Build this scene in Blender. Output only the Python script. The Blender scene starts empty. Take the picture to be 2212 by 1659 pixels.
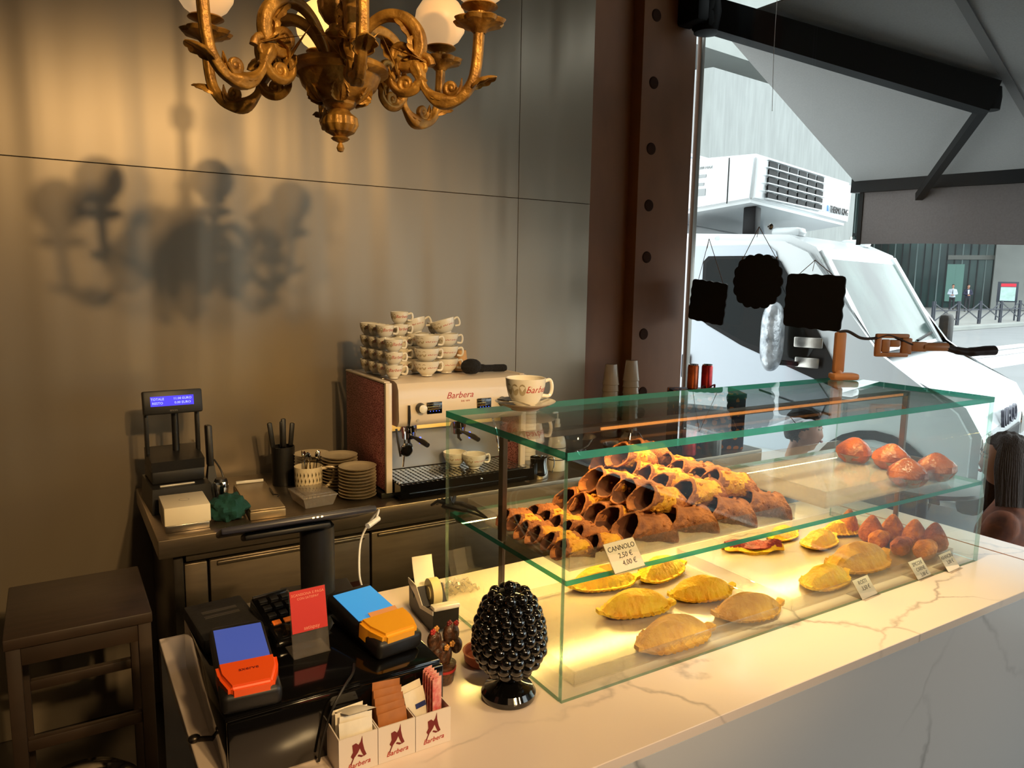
import bpy, bmesh, math, random
import numpy as np
from mathutils import Vector, Matrix, Quaternion
random.seed(7)
C = bpy.context.scene.collection
S = bpy.context.scene
R = math.radians
# ------------------------------------------------------------------ camera
YAW, PITCH, ROLL, FPX = R(31.733), R(7.947), R(0.946), 1615.16
CAM = Vector((0, 0, 1.7))
_f = Vector((math.sin(YAW)*math.cos(PITCH), math.cos(YAW)*math.cos(PITCH), -math.sin(PITCH)))
_r0 = Vector((math.cos(YAW), -math.sin(YAW), 0)); _u0 = _r0.cross(_f)
_r = _r0*math.cos(ROLL) + _u0*math.sin(ROLL); _u = -_r0*math.sin(ROLL) + _u0*math.cos(ROLL)
cd = bpy.data.cameras.new('camera'); co = bpy.data.objects.new('camera', cd); C.objects.link(co)
cd.sensor_width = 36; cd.lens = 36*FPX/2212; cd.clip_start = .02; cd.clip_end = 500
co.matrix_world = Matrix.Translation(CAM) @ Matrix((_r, _u, -_f)).transposed().to_4x4()
S.camera = co
def ray(x, y): return _f + _r*((x-1106)/FPX) + _u*((829.5-y)/FPX)
def at(x, y, ax, v):                      # the point where the sight line of a photo pixel meets a plane of the room
    d = ray(x, y); i = 'xyz'.index(ax); return CAM + d*((v-CAM[i])/d[i])
def dist(x, y, k): return CAM + ray(x, y)*k
def onplane(x, y, p0, n):
    d = ray(x, y); return CAM + d*((p0-CAM).dot(n)/d.dot(n))
# ------------------------------------------------------------------ light and exposure
S.view_settings.view_transform = 'Standard'; S.view_settings.look = 'None'
S.view_settings.gamma = 1; S.view_settings.use_curve_mapping = False
S.view_settings.exposure = 0.0
S.cycles.max_bounces = 10; S.cycles.transparent_max_bounces = 40; S.cycles.diffuse_bounces = 3; S.cycles.glossy_bounces = 4
S.cycles.caustics_reflective = False; S.cycles.caustics_refractive = False
S.cycles.sample_clamp_indirect = 4
w = bpy.data.worlds.new('sky'); S.world = w; w.use_nodes = True
w.node_tree.nodes['Background'].inputs[0].default_value = (.90, .96, 1, 1)
w.node_tree.nodes['Background'].inputs[1].default_value = 3.9
def light(name, kind, loc, aim, energy, col, size=.05, spot=None, blend=.5, size_y=None):
    l = bpy.data.lights.new(name, kind); l.energy = energy; l.color = col
    o = bpy.data.objects.new(name, l); C.objects.link(o); o.location = loc
    if kind == 'SPOT': l.spot_size = R(spot); l.spot_blend = blend; l.shadow_soft_size = size
    elif kind == 'AREA':
        l.size = size
        if size_y: l.shape = 'RECTANGLE'; l.size_y = size_y
    else: l.shadow_soft_size = size
    if aim is not None: o.rotation_euler = (Vector(aim)-Vector(loc)).to_track_quat('-Z', 'Y').to_euler()
    return o
WARM = (1, .66, .30)
# ceiling spots of the shop, behind and above the viewer
light('ceiling_spot', 'SPOT', (.82, -2.35, 3.26), (.55, 3.1, 1.05), 420, WARM, .06, 38, .9)
light('ceiling_spot', 'SPOT', (.50, -2.0, 3.22), (.55, 3.1, 1.0), 220, WARM, .08, 40, .9)
light('ceiling_spot', 'SPOT', (1.9, -2.3, 3.1), (1.5, 1.2, 1.0), 70, (1, .74, .42), .10, 34, .9)
light('ceiling_spot', 'SPOT', (1.45, .95, 3.2), (1.58, 1.22, .95), 210, (1, .80, .45), .05, 42, .9)
light('ceiling_spot', 'SPOT', (.75, .6, 3.2), (1.05, 1.2, .95), 48, (1, .72, .40), .08, 75, .9)
light('ceiling_spot', 'SPOT', (1.2, 2.2, 3.2), (1.2, 2.9, .95), 22, (1, .74, .42), .1, 80, .9)
light('room_glow', 'AREA', (.3, -.6, 3.25), (.4, .4, 0), 16, (1, .62, .32), 2.2)
# ------------------------------------------------------------------ materials
def lin(c): return tuple((v/255/12.92 if v/255 <= .04045 else ((v/255+.055)/1.055)**2.4) for v in c) + (1,)
MATS = {}
def mat(name, rgb, rough=.5, metal=0, var=0, scale=20, bump=0, bscale=None, emit=0, spec=.5, stretch=None, coat=0, rgb2=None, detail=3, alpha=1, sub=0, aniso=0):
    m = bpy.data.materials.new(name); m.use_nodes = True; nt = m.node_tree; b = nt.nodes['Principled BSDF']
    c = lin(rgb); b.inputs['Base Color'].default_value = c; b.inputs['Roughness'].default_value = rough
    b.inputs['Metallic'].default_value = metal; b.inputs['Specular IOR Level'].default_value = spec
    if coat: b.inputs['Coat Weight'].default_value = coat; b.inputs['Coat Roughness'].default_value = .05
    if alpha < 1: b.inputs['Alpha'].default_value = alpha
    if sub: b.inputs['Subsurface Weight'].default_value = sub; b.inputs['Subsurface Radius'].default_value = (.01, .006, .003)
    if aniso: b.inputs['Anisotropic'].default_value = aniso
    if emit: b.inputs['Emission Color'].default_value = c; b.inputs['Emission Strength'].default_value = emit
    if var or bump or rgb2:
        tc = nt.nodes.new('ShaderNodeTexCoord'); mp = nt.nodes.new('ShaderNodeMapping')
        nt.links.new(tc.outputs['Object'], mp.inputs[0])
        if stretch: mp.inputs['Scale'].default_value = stretch
        n = nt.nodes.new('ShaderNodeTexNoise'); n.inputs['Scale'].default_value = scale; n.inputs['Detail'].default_value = detail
        nt.links.new(mp.outputs[0], n.inputs[0])
        if var or rgb2:
            r = nt.nodes.new('ShaderNodeValToRGB'); e = r.color_ramp.elements
            e[0].position = .32; e[1].position = .68
            c2 = lin(rgb2) if rgb2 else tuple(v*(1-var) for v in c[:3])+(1,)
            e[0].color = c2; e[1].color = c if rgb2 else tuple(min(1, v*(1+var)) for v in c[:3])+(1,)
            nt.links.new(n.outputs[0], r.inputs[0]); nt.links.new(r.outputs[0], b.inputs['Base Color'])
            if emit: nt.links.new(r.outputs[0], b.inputs['Emission Color'])
        if bump:
            n2 = nt.nodes.new('ShaderNodeTexNoise'); n2.inputs['Scale'].default_value = bscale or scale; n2.inputs['Detail'].default_value = detail
            nt.links.new(mp.outputs[0], n2.inputs[0])
            bp = nt.nodes.new('ShaderNodeBump'); bp.inputs['Strength'].default_value = bump; bp.inputs['Distance'].default_value = .01
            nt.links.new(n2.outputs[0], bp.inputs['Height']); nt.links.new(bp.outputs[0], b.inputs['Normal'])
    MATS[name] = m; return m
def glass(name, tint=(255, 255, 255), ior=1.5, rough=0, film=0, filmcol=(220, 220, 220)):
    m = bpy.data.materials.new(name); m.use_nodes = True; nt = m.node_tree; nt.nodes.clear()
    out = nt.nodes.new('ShaderNodeOutputMaterial'); tr = nt.nodes.new('ShaderNodeBsdfTransparent'); gl = nt.nodes.new('ShaderNodeBsdfGlossy')
    lw = nt.nodes.new('ShaderNodeLayerWeight'); lw.inputs[0].default_value = .5; mx = nt.nodes.new('ShaderNodeMixShader')
    tr.inputs[0].default_value = lin(tint); gl.inputs['Roughness'].default_value = rough; f0 = ((ior-1)/(ior+1))**2
    pw = nt.nodes.new('ShaderNodeMath'); pw.operation = 'POWER'; pw.inputs[1].default_value = 5; nt.links.new(lw.outputs['Facing'], pw.inputs[0])
    fr = nt.nodes.new('ShaderNodeMath'); fr.operation = 'MULTIPLY_ADD'; fr.inputs[1].default_value = 1-f0; fr.inputs[2].default_value = f0; nt.links.new(pw.outputs[0], fr.inputs[0])
    nt.links.new(fr.outputs[0], mx.inputs[0]); nt.links.new(gl.outputs[0], mx.inputs[2])
    if film:
        df = nt.nodes.new('ShaderNodeBsdfDiffuse'); df.inputs[0].default_value = lin(filmcol)
        m2 = nt.nodes.new('ShaderNodeMixShader'); m2.inputs[0].default_value = film
        nt.links.new(tr.outputs[0], m2.inputs[1]); nt.links.new(df.outputs[0], m2.inputs[2]); nt.links.new(m2.outputs[0], mx.inputs[1])
    else: nt.links.new(tr.outputs[0], mx.inputs[1])
    nt.links.new(mx.outputs[0], out.inputs[0]); return m
def marble(name, base, vein, scale=1.0, rough=.18, loc=(0, 0, 0), rot=(0, 0, 0)):
    m = bpy.data.materials.new(name); m.use_nodes = True; nt = m.node_tree; b = nt.nodes['Principled BSDF']
    b.inputs['Roughness'].default_value = rough
    tc = nt.nodes.new('ShaderNodeTexCoord'); mp = nt.nodes.new('ShaderNodeMapping'); nt.links.new(tc.outputs['Object'], mp.inputs[0])
    mp.inputs['Location'].default_value = loc; mp.inputs['Rotation'].default_value = rot
    nz = nt.nodes.new('ShaderNodeTexNoise'); nz.inputs['Scale'].default_value = 2.2*scale; nz.inputs['Detail'].default_value = 6
    nt.links.new(mp.outputs[0], nz.inputs[0])
    mixv = nt.nodes.new('ShaderNodeMix'); mixv.data_type = 'RGBA'; mixv.blend_type = 'LINEAR_LIGHT'; mixv.inputs[0].default_value = .22
    nt.links.new(mp.outputs[0], mixv.inputs[6]); nt.links.new(nz.outputs['Color'], mixv.inputs[7])
    vo = nt.nodes.new('ShaderNodeTexVoronoi'); vo.feature = 'DISTANCE_TO_EDGE'; vo.inputs['Scale'].default_value = 1.9*scale
    nt.links.new(mixv.outputs[2], vo.inputs[0])
    ra = nt.nodes.new('ShaderNodeValToRGB'); e = ra.color_ramp.elements; e[0].position = 0; e[0].color = (1, 1, 1, 1); e[1].position = .013; e[1].color = (0, 0, 0, 1)
    nt.links.new(vo.outputs[0], ra.inputs[0])
    n3 = nt.nodes.new('ShaderNodeTexNoise'); n3.inputs['Scale'].default_value = 2.6*scale; n3.inputs['Detail'].default_value = 2; nt.links.new(mp.outputs[0], n3.inputs[0])
    r3 = nt.nodes.new('ShaderNodeValToRGB'); r3.color_ramp.elements[0].position = .42; r3.color_ramp.elements[1].position = .62; nt.links.new(n3.outputs[0], r3.inputs[0])
    mu = nt.nodes.new('ShaderNodeMath'); mu.operation = 'MULTIPLY'; nt.links.new(ra.outputs[0], mu.inputs[0]); nt.links.new(r3.outputs[0], mu.inputs[1])
    mu2 = nt.nodes.new('ShaderNodeMath'); mu2.operation = 'MULTIPLY'; mu2.inputs[1].default_value = .6; nt.links.new(mu.outputs[0], mu2.inputs[0])
    mx = nt.nodes.new('ShaderNodeMix'); mx.data_type = 'RGBA'; mx.inputs[6].default_value = lin(base); mx.inputs[7].default_value = lin(vein)
    nt.links.new(mu2.outputs[0], mx.inputs[0]); nt.links.new(mx.outputs[2], b.inputs['Base Color'])
    return m
M = {}
def mk(k, *a, **kw): M[k] = mat(k, *a, **kw); return M[k]
# ------------------------------------------------------------------ mesh helpers
def NB(): return bmesh.new()
I4 = Matrix.Identity(4)
def TR(x=0, y=0, z=0, rx=0, ry=0, rz=0, s=1):
    return Matrix.Translation((x, y, z)) @ Matrix.Rotation(rz, 4, 'Z') @ Matrix.Rotation(ry, 4, 'Y') @ Matrix.Rotation(rx, 4, 'X') @ Matrix.Scale(s, 4)
def box(bm, c, s, bev=0, M=I4, seg=2):
    v = bmesh.ops.create_cube(bm, size=1)['verts']
    bmesh.ops.transform(bm, verts=v, matrix=Matrix.Translation(c) @ Matrix.Diagonal((s[0], s[1], s[2], 1)))
    if bev:
        e = list({e for x in v for e in x.link_edges})
        r = bmesh.ops.bevel(bm, geom=e, offset=min(bev, min(s)*.49), segments=seg, profile=.5, affect='EDGES')
        v = list({x for f in r['faces'] for x in f.verts} | {x for x in v if x.is_valid})
    if M is not I4: bmesh.ops.transform(bm, verts=v, matrix=M)
    return bm
def frus(bm, c, s0, s1, h, M=I4):          # a box that tapers from base size s0 to top size s1
    vs = [bm.verts.new(M @ Vector((c[0]+sx*s[0]/2, c[1]+sy*s[1]/2, z))) for s, z in ((s0, c[2]), (s1, c[2]+h)) for sx, sy in ((-1, -1), (1, -1), (1, 1), (-1, 1))]
    for q in ((3, 2, 1, 0), (4, 5, 6, 7), (0, 1, 5, 4), (1, 2, 6, 5), (2, 3, 7, 6), (3, 0, 4, 7)): bm.faces.new([vs[i] for i in q])
    return bm
def lathe(bm, prof, seg=32, M=I4, fn=None):
    rings = []
    for r, z in prof:
        if r < 1e-6: rings.append([bm.verts.new(M @ Vector((0, 0, z)))])
        else:
            rg = []
            for i in range(seg):
                a = 2*math.pi*i/seg; rr = r*(fn(a, z) if fn else 1)
                rg.append(bm.verts.new(M @ Vector((rr*math.cos(a), rr*math.sin(a), z))))
            rings.append(rg)
    for a, b in zip(rings, rings[1:]):
        for i in range(seg):
            j = (i+1) % seg
            if len(a) == 1 and len(b) == 1: continue
            if len(a) == 1: bm.faces.new((a[0], b[j], b[i]))
            elif len(b) == 1: bm.faces.new((a[i], a[j], b[0]))
            else: bm.faces.new((a[i], a[j], b[j], b[i]))
    return bm
def tube(bm, pts, rad, seg=8, M=I4, closed=False, flat=1, fl=0, nf=5):
    pts = [Vector(p) for p in pts]; n = len(pts)
    rs = list(rad) if isinstance(rad, (list, tuple)) else [rad]*n
    if len(rs) != n: rs = [rs[min(len(rs)-1, int(i*len(rs)/n))] for i in range(n)]
    rings = []; up = None
    for i, p in enumerate(pts):
        a = pts[i-1] if (i or closed) else p; b = pts[(i+1) % n] if (i < n-1 or closed) else p
        t = (b-a).normalized()
        if up is None: up = t.orthogonal().normalized() if abs(t.z) > .9 else Vector((0, 0, 1)).cross(t).cross(t).normalized()*-1
        up = (up-t*up.dot(t)).normalized(); s = t.cross(up)
        rings.append([bm.verts.new(M @ (p + (up*math.cos(k*2*math.pi/seg)*flat + s*math.sin(k*2*math.pi/seg))*rs[i]*(1+fl*math.cos(nf*k*2*math.pi/seg)))) for k in range(seg)])
    m = n if closed else n-1
    for i in range(m):
        a, b = rings[i], rings[(i+1) % n]
        for k in range(seg): bm.faces.new((a[k], a[(k+1) % seg], b[(k+1) % seg], b[k]))
    if not closed:
        bm.faces.new(rings[0][::-1]); bm.faces.new(rings[-1])
    return bm
def smooth_path(pts, k=6):
    P = [Vector(p) for p in pts]; P = [P[0]*2-P[1]]+P+[P[-1]*2-P[-2]]; o = []
    for i in range(1, len(P)-2):
        for j in range(k):
            t = j/k; a, b, c, d = P[i-1:i+3]
            o.append(.5*((2*b)+(c-a)*t+(2*a-5*b+4*c-d)*t*t+(3*b-a-3*c+d)*t**3))
    return o+[P[-2]]
def ball(bm, c, r, u=16, v=10, M=I4, fn=None):
    if not isinstance(r, (list, tuple)): r = (r, r, r)
    vs = bmesh.ops.create_uvsphere(bm, u_segments=u, v_segments=v, radius=1)['verts']
    for x in vs:
        q = Vector(x.co)
        if fn: q = fn(q)
        x.co = M @ Vector((c[0]+q.x*r[0], c[1]+q.y*r[1], c[2]+q.z*r[2]))
    return bm
def prism(bm, poly, z0, z1, M=I4):
    a = [bm.verts.new(M @ Vector((x, y, z0))) for x, y in poly]; b = [bm.verts.new(M @ Vector((x, y, z1))) for x, y in poly]
    n = len(poly); bm.faces.new(a[::-1]); bm.faces.new(b)
    for i in range(n): bm.faces.new((a[i], a[(i+1) % n], b[(i+1) % n], b[i]))
    return bm
def hexa(bm, pts):                          # eight corners: four below, four above
    v = [bm.verts.new(Vector(p)) for p in pts]
    for q in ((3, 2, 1, 0), (4, 5, 6, 7), (0, 1, 5, 4), (1, 2, 6, 5), (2, 3, 7, 6), (3, 0, 4, 7)): bm.faces.new([v[i] for i in q])
    return bm
def beam(bm, a, b, w, h, up=(0, 0, 1)):     # a rectangular bar from a to b
    a, b = Vector(a), Vector(b); t = (b-a).normalized(); s = t.cross(Vector(up)).normalized()*w/2; u = s.cross(t).normalized()*h/2
    return hexa(bm, [a-s-u, a+s-u, b+s-u, b-s-u, a-s+u, a+s+u, b+s+u, b-s+u])
def sheet(bm, fn, nu, nv, th=0, both=True):
    g = [[Vector(fn(i/nu, j/nv)) for j in range(nv+1)] for i in range(nu+1)]
    v = [[bm.verts.new(p) for p in row] for row in g]
    fs = [bm.faces.new((v[i][j], v[i+1][j], v[i+1][j+1], v[i][j+1])) for i in range(nu) for j in range(nv)]
    if th:
        bm.normal_update(); bmesh.ops.solidify(bm, geom=fs, thickness=th)
    return bm
def obj(name, bm, m, parent=None, smooth=30, kind=None, label=None):
    bmesh.ops.recalc_face_normals(bm, faces=bm.faces)
    me = bpy.data.meshes.new(name); bm.to_mesh(me); bm.free()
    for x in (m if isinstance(m, (list, tuple)) else [m]): me.materials.append(x)
    if smooth:
        for p in me.polygons: p.use_smooth = True
        me.set_sharp_from_angle(angle=R(smooth))
    o = bpy.data.objects.new(name, me); C.objects.link(o)
    if parent: o.parent = parent
    if kind: o['kind'] = kind
    if label: o['label'] = label
    return o
def thing(name, label, cat, loc=(0, 0, 0), rz=0, group=None, rot=None):
    o = bpy.data.objects.new(name, None); C.objects.link(o); o.empty_display_size = .05
    o.location = loc; o.rotation_euler = rot if rot else (0, 0, rz)
    return tag(o, label, cat, group)
def tag(o, label, cat, group=None):
    o['label'] = label; o['category'] = cat
    if group: o['group'] = group
    return o
def struct(name, bm, m, parent=None, smooth=30, label=None):
    return obj(name, bm, m, parent, smooth, kind='structure' if parent is None else None, label=label)
def dup(root, loc, rz=None, label=None, group=None, rot=None):
    r = root.copy(); C.objects.link(r); r.location = loc
    if rz is not None: r.rotation_euler = (0, 0, rz)
    if rot is not None: r.rotation_euler = rot
    if label: r['label'] = label
    if group: r['group'] = group
    for ch in list(root.children):
        c = ch.copy(); C.objects.link(c); c.parent = r
        for g in ch.children:
            d = g.copy(); C.objects.link(d); d.parent = c
    return r
_TX = {}
def text(bm, s, h, M=I4, depth=.0006, shear=0, warp=None, wide=1):
    k = (s, shear)
    if k not in _TX:
        c = bpy.data.curves.new('t', 'FONT'); c.body = s; c.size = 1; c.align_x = 'CENTER'; c.align_y = 'CENTER'; c.shear = shear; c.extrude = .5; c.resolution_u = 2
        o = bpy.data.objects.new('t', c); C.objects.link(o)
        me = bpy.data.meshes.new_from_object(o); _TX[k] = me; bpy.data.objects.remove(o); bpy.data.curves.remove(c)
    me = _TX[k]; n0 = len(bm.verts); bm.from_mesh(me); bm.verts.ensure_lookup_table()
    for v in bm.verts[n0:]:
        q = Vector((v.co.x*h*wide, v.co.y*h, v.co.z*depth))
        v.co = M @ (warp(q) if warp else q)
    return bm
def frame(x, y, z=None):
    """matrix whose X axis is x, Y axis is y"""
    x = Vector(x).normalized(); y = Vector(y); y = (y-x*y.dot(x)).normalized(); z = x.cross(y)
    return Matrix((x, y, z)).transposed().to_4x4()
ORD = ['topmost', 'second from the top', 'third from the top', 'fourth from the top', 'fifth from the top', 'sixth from the top', 'seventh from the top', 'eighth from the top', 'ninth from the top', 'tenth from the top', 'eleventh from the top', 'twelfth from the top']
NTH = ['first', 'second', 'third', 'fourth', 'fifth', 'sixth', 'seventh', 'eighth', 'ninth', 'tenth']
# base materials
mk('black', (22, 20, 19), .45, var=.15, scale=60)
mk('black_gloss', (9, 8, 8), .12, coat=.6)
mk('black_matte', (26, 23, 20), .7, var=.15, scale=90, bump=.1)
mk('steel', (170, 165, 158), .28, 1, var=.08, scale=30)
mk('chrome', (215, 212, 205), .08, 1)
mk('dark_steel', (70, 64, 58), .35, .9, var=.1, scale=20)
mk('white_paint', (232, 232, 230), .35)
mk('red_ink', (176, 40, 38), .5); mk('dark_red_ink', (112, 26, 26), .5)
mk('ink', (35, 30, 32), .6)
M['clear'] = glass('clear_glass', (250, 253, 251), 1.45)
M['edge'] = mat('glass_edge', (38, 132, 112), .12, 0, alpha=1, emit=0)
M['acrylic'] = glass('acrylic', (246, 244, 242), 1.45, film=.05, filmcol=(235, 225, 215))
M['plastic'] = glass('clear_plastic', (240, 236, 230), 1.45, .1, film=.22, filmcol=(225, 215, 205))
# ================================================================== THE ROOM
WY, WX = 3.1, 3.03
m_wall = mat('brushed_wall', (148, 134, 114), .38, .42, var=.05, scale=1.2, stretch=(2.2, 2.2, .18), detail=4, bump=.0)
_nt = m_wall.node_tree; _b = _nt.nodes['Principled BSDF']
_tc = [n for n in _nt.nodes if n.type == 'MAPPING'][0]
_wn = _nt.nodes.new('ShaderNodeTexNoise'); _wn.inputs['Scale'].default_value = 2.4; _wn.inputs['Detail'].default_value = 1; _nt.links.new(_tc.outputs[0], _wn.inputs[0])
_bp = _nt.nodes.new('ShaderNodeBump'); _bp.inputs['Strength'].default_value = .42; _bp.inputs['Distance'].default_value = .05
_nt.links.new(_wn.outputs[0], _bp.inputs['Height']); _nt.links.new(_bp.outputs[0], _b.inputs['Normal'])
_b.inputs['Anisotropic'].default_value = .6
m_brown = mk('brown_steel', (134, 88, 54), .6, 0, var=.14, scale=5, stretch=(1, 1, .5), bump=.08)
m_floor = mk('floor_dark', (60, 54, 48), .4, var=.2, scale=4)
m_ceil = mk('ceiling_dark', (96, 86, 74), .8, var=.1, scale=3)
wl = struct('wall_back', box(NB(), (.265, WY+.10, 1.65), (5.52, .1, 3.3)), m_brown)
# the metal wall panels with their open joints
def panel(x0, x1, z0, z1):
    p = obj('wall_panel', box(NB(), ((x0+x1)/2, WY+.025, (z0+z1)/2), (x1-x0-.0018, .05, z1-z0-.0018), .0012, seg=1), m_wall, wl)
xs = [-2.5, -1.3, .7-.55, 1.936-.9+.9-0, 2.365]
xs = [-2.5, -1.26, .338-.0, 1.936, 2.365]
xs = [-2.5, -.9, 1.936, 2.365]
for a, b in zip(xs, xs[1:]):
    panel(a, b, 0, 2.085); panel(a, b, 2.085, 3.3)
struct('floor', box(NB(), (.3, .2, -.05), (6.0, 6.2, .1)), m_floor)
struct('ceiling', box(NB(), (.3, .2, 3.35), (6.0, 6.2, .1)), m_ceil)
struct('wall_left', box(NB(), (-2.55, .2, 1.65), (.1, 6.2, 3.3)), m_wall)
struct('wall_front', box(NB(), (.3, -2.75, 1.65), (5.8, .1, 3.3)), m_ceil)
# steel column with bolts in the corner by the window
col_ = struct('trim_1', box(NB(), (2.835, WY+.035, 1.65), (.37, .13, 3.3), .004), m_brown)
for z in (3.05, 2.72, 2.39, 2.10, 1.83, 1.42, 1.10):
    bm = NB(); lathe(bm, [(0, .006), (.026, .006), (.030, .003), (.031, 0)], 24, TR(2.73 if z > 1.2 else 2.74, WY-.03, z, rx=R(90)))
    obj('bolt', bm, mk('bolt_dark', (58, 38, 28), .9, 0, spec=.1) if 'bolt_dark' not in M else M['bolt_dark'], col_)
# window: wall below, frame, large pane
ww = struct('wall_right', box(NB(), (WX+.04, .2, .2), (.08, 6.0, .4)), m_brown)
struct('wall_right_upper', box(NB(), (WX+.04, .2, 3.36), (.08, 6.0, .1)), m_brown)
w1 = bpy.data.objects.new('window_1', None); C.objects.link(w1); w1['kind'] = 'structure'
mk('alu', (170, 168, 160), .35, .7)
obj('window_frame', box(NB(), (WX+.045, WY-.012, 1.87), (.03, .03, 2.94), .003), M['alu'], w1)
obj('window_frame', box(NB(), (WX+.045, -2.68, 1.87), (.03, .05, 2.94), .003), M['alu'], w1)
obj('window_frame', box(NB(), (WX+.045, .2, .425), (.05, 5.8, .05), .003), M['alu'], w1)
obj('window_pane', box(NB(), (WX+.045, .205, 1.87), (.010, 5.72, 2.86)), M['clear'], w1)
# ================================================================== MARBLE COUNTER
m_top = marble('marble_top', (236, 216, 198), (120, 104, 94), 1.0, .16, loc=(.35, .2, 0))
m_side = marble('marble_side', (205, 203, 202), (88, 88, 86), .8, .3, loc=(1.1, .5, .3))
ZC = .95
cn = thing('marble_counter', 'long white marble bar counter with grey veins', 'counter', (1.25, 1.23, 0))
def loc_(bm): bmesh.ops.transform(bm, verts=bm.verts, matrix=Matrix.Translation((-1.25, -1.23, 0))); return bm
XL, XR, YF, YB = .153, 2.27, .838, 1.622
obj('countertop', loc_(box(NB(), ((XL+XR)/2-.0005, (YF+YB)/2, ZC-.01), (XR-XL-.001, YB-YF, .02), .0012, seg=1)), m_top, cn)
obj('countertop', loc_(box(NB(), (XR+.06, (YF+YB)/2, ZC-.01), (.115, YB-YF, .02), .0012, seg=1)), m_top, cn)
mk('joint_wood', (190, 120, 70), .5)
obj('joint_strip', loc_(box(NB(), (XR+.001, (YF+YB)/2, ZC-.0100), (.004, YB-YF-.002, .0212))), M['joint_wood'], cn)
obj('front_panel', loc_(box(NB(), ((XL+XR+.115)/2, YF+.012, (ZC-.02)/2), (XR+.115-XL-.004, .02, ZC-.021), .001, seg=1)), m_side, cn)
obj('side_panel', loc_(box(NB(), (XL+.012, (YF+YB)/2+.01, (ZC-.02)/2), (.02, YB-YF-.024, ZC-.021), .001, seg=1)), m_side, cn)
obj('side_panel', loc_(box(NB(), (XR+.105, (YF+YB)/2+.01, (ZC-.02)/2), (.02, YB-YF-.024, ZC-.021), .001, seg=1)), m_side, cn)
obj('back_panel', loc_(box(NB(), ((XL+XR+.115)/2, YB-.02, (ZC-.02)/2), (XR-XL+.05, .02, ZC-.022))), M['black_matte'], cn)
# ================================================================== BACK COUNTER
ZB = .90
mk('stainless', (136, 122, 104), .30, .85, var=.08, scale=14, stretch=(1, 8, 8), bump=.02)
mk('stainless_front', (126, 112, 94), .34, .8, var=.08, scale=9, stretch=(1, 6, 6))
bc = thing('back_counter', 'low stainless steel back counter with doors along the metal wall', 'counter', (1.6, 2.72, 0))
def lb(bm): bmesh.ops.transform(bm, verts=bm.verts, matrix=Matrix.Translation((-1.6, -2.72, 0))); return bm
BX0, BX1, BY0, BY1 = .237, 2.93, 2.40, 3.06
obj('worktop', lb(box(NB(), ((BX0+BX1)/2, (BY0+BY1)/2, ZB-.03), (BX1-BX0, BY1-BY0, .06), .004)), M['stainless'], bc)
obj('end_panel', lb(box(NB(), (BX0+.06, (BY0+BY1)/2+.02, .44), (.03, BY1-BY0-.06, .79), .002)), M['dark_steel'], bc)
obj('plinth', lb(box(NB(), ((BX0+BX1)/2+.06, (BY0+BY1)/2+.08, .06), (BX1-BX0-.16, .46, .12))), M['black_matte'], bc)
obj('rail', lb(box(NB(), ((BX0+BX1)/2+.03, BY0+.045, .825), (BX1-BX0-.1, .03, .03), .002)), M['stainless'], bc)
dx = [.31, .385, .93, 1.49, 2.05, 2.55, 2.90]
for a, b in zip(dx, dx[1:]):
    d = obj('door', lb(box(NB(), ((a+b)/2, BY0+.06, .46), (b-a-.008, .025, .67), .003)), M['stainless_front'], bc)
    if b-a > .2:
        obj('handle', lb(box(NB(), ((a+b)/2, BY0+.045, .785), (b-a-.05, .02, .012), .003)), M['stainless'], d)
obj('carcass', lb(box(NB(), (1.60, 2.76, .45), (2.54, .55, .66))), M['black_matte'], bc)
# small dark table on the left, round bin beside it
mk('dark_wood', (54, 40, 30), .5, var=.2, scale=7, stretch=(1, 6, 1), bump=.05)
st = thing('side_table', 'dark wooden high side table with open frame left of the counters', 'table', (.02, 2.31, 0))
obj('tabletop', box(NB(), (0, 0, .785), (.335, .375, .03), .004), M['dark_wood'], st)
for sx in (-1, 1):
    for sy in (-1, 1): obj('leg', box(NB(), (sx*.148, sy*.165, .385), (.032, .032, .77), .002), M['dark_wood'], st)
for sy in (-1, 1):
    obj('rail', box(NB(), (0, sy*.165, .745), (.264, .022, .05), .002), M['dark_wood'], st)
    obj('stretcher', box(NB(), (0, sy*.165, .50), (.264, .022, .03), .002), M['dark_wood'], st)
for sx in (-1, 1): obj('rail', box(NB(), (sx*.148, 0, .745), (.022, .298, .05), .002), M['dark_wood'], st)
bn = thing('waste_bin', 'round black waste bin with domed lid before the side table', 'bin', (.000, 1.935, 0))
obj('bin_body', lathe(NB(), [(0, 0), (.12, 0), (.125, .02), (.13, .44), (.128, .45), (0, .45)], 40), M['black'], bn)
obj('lid', lathe(NB(), [(0, .50), (.05, .498), (.10, .485), (.128, .46), (.133, .45), (.133, .44), (.1305, .44)], 40), M['black_gloss'], bn)
# ================================================================== GLASS DISPLAY CASE
CX0, CX1, CY0, CY1, HT, HS = .737, 2.150, 1.008, 1.469, .459, .2265
ZT, ZS = ZC+HT, ZC+HS
dc = thing('display_case', 'two-level glass pastry display case on the marble counter', 'display case', (CX0, CY0, ZC))
L, D = CX1-CX0, CY1-CY0
def pane(name, c, s, em=None):
    bm = box(NB(), c, s)
    big = sorted(bm.faces, key=lambda f: -f.calc_area())[:2]
    for f in bm.faces:
        f.material_index = 0 if f in big else 1
    return obj(name, bm, [M['clear'], em or M['edge']], dc, smooth=0)
m_thin = .008
M['edge'] = glass('glass_edge_green', (90, 190, 165), 1.5, film=.55, filmcol=(60, 165, 150))
pane('top_pane', (L/2, D/2, HT-.007), (L, D, .014))
pane('shelf_pane', (L/2, D/2, HS-.005), (L-2*m_thin-.002, D-m_thin-.003, .010))
ES = glass('glass_edge_pale', (205, 232, 222), 1.5, film=.25, filmcol=(170, 190, 175))
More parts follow.
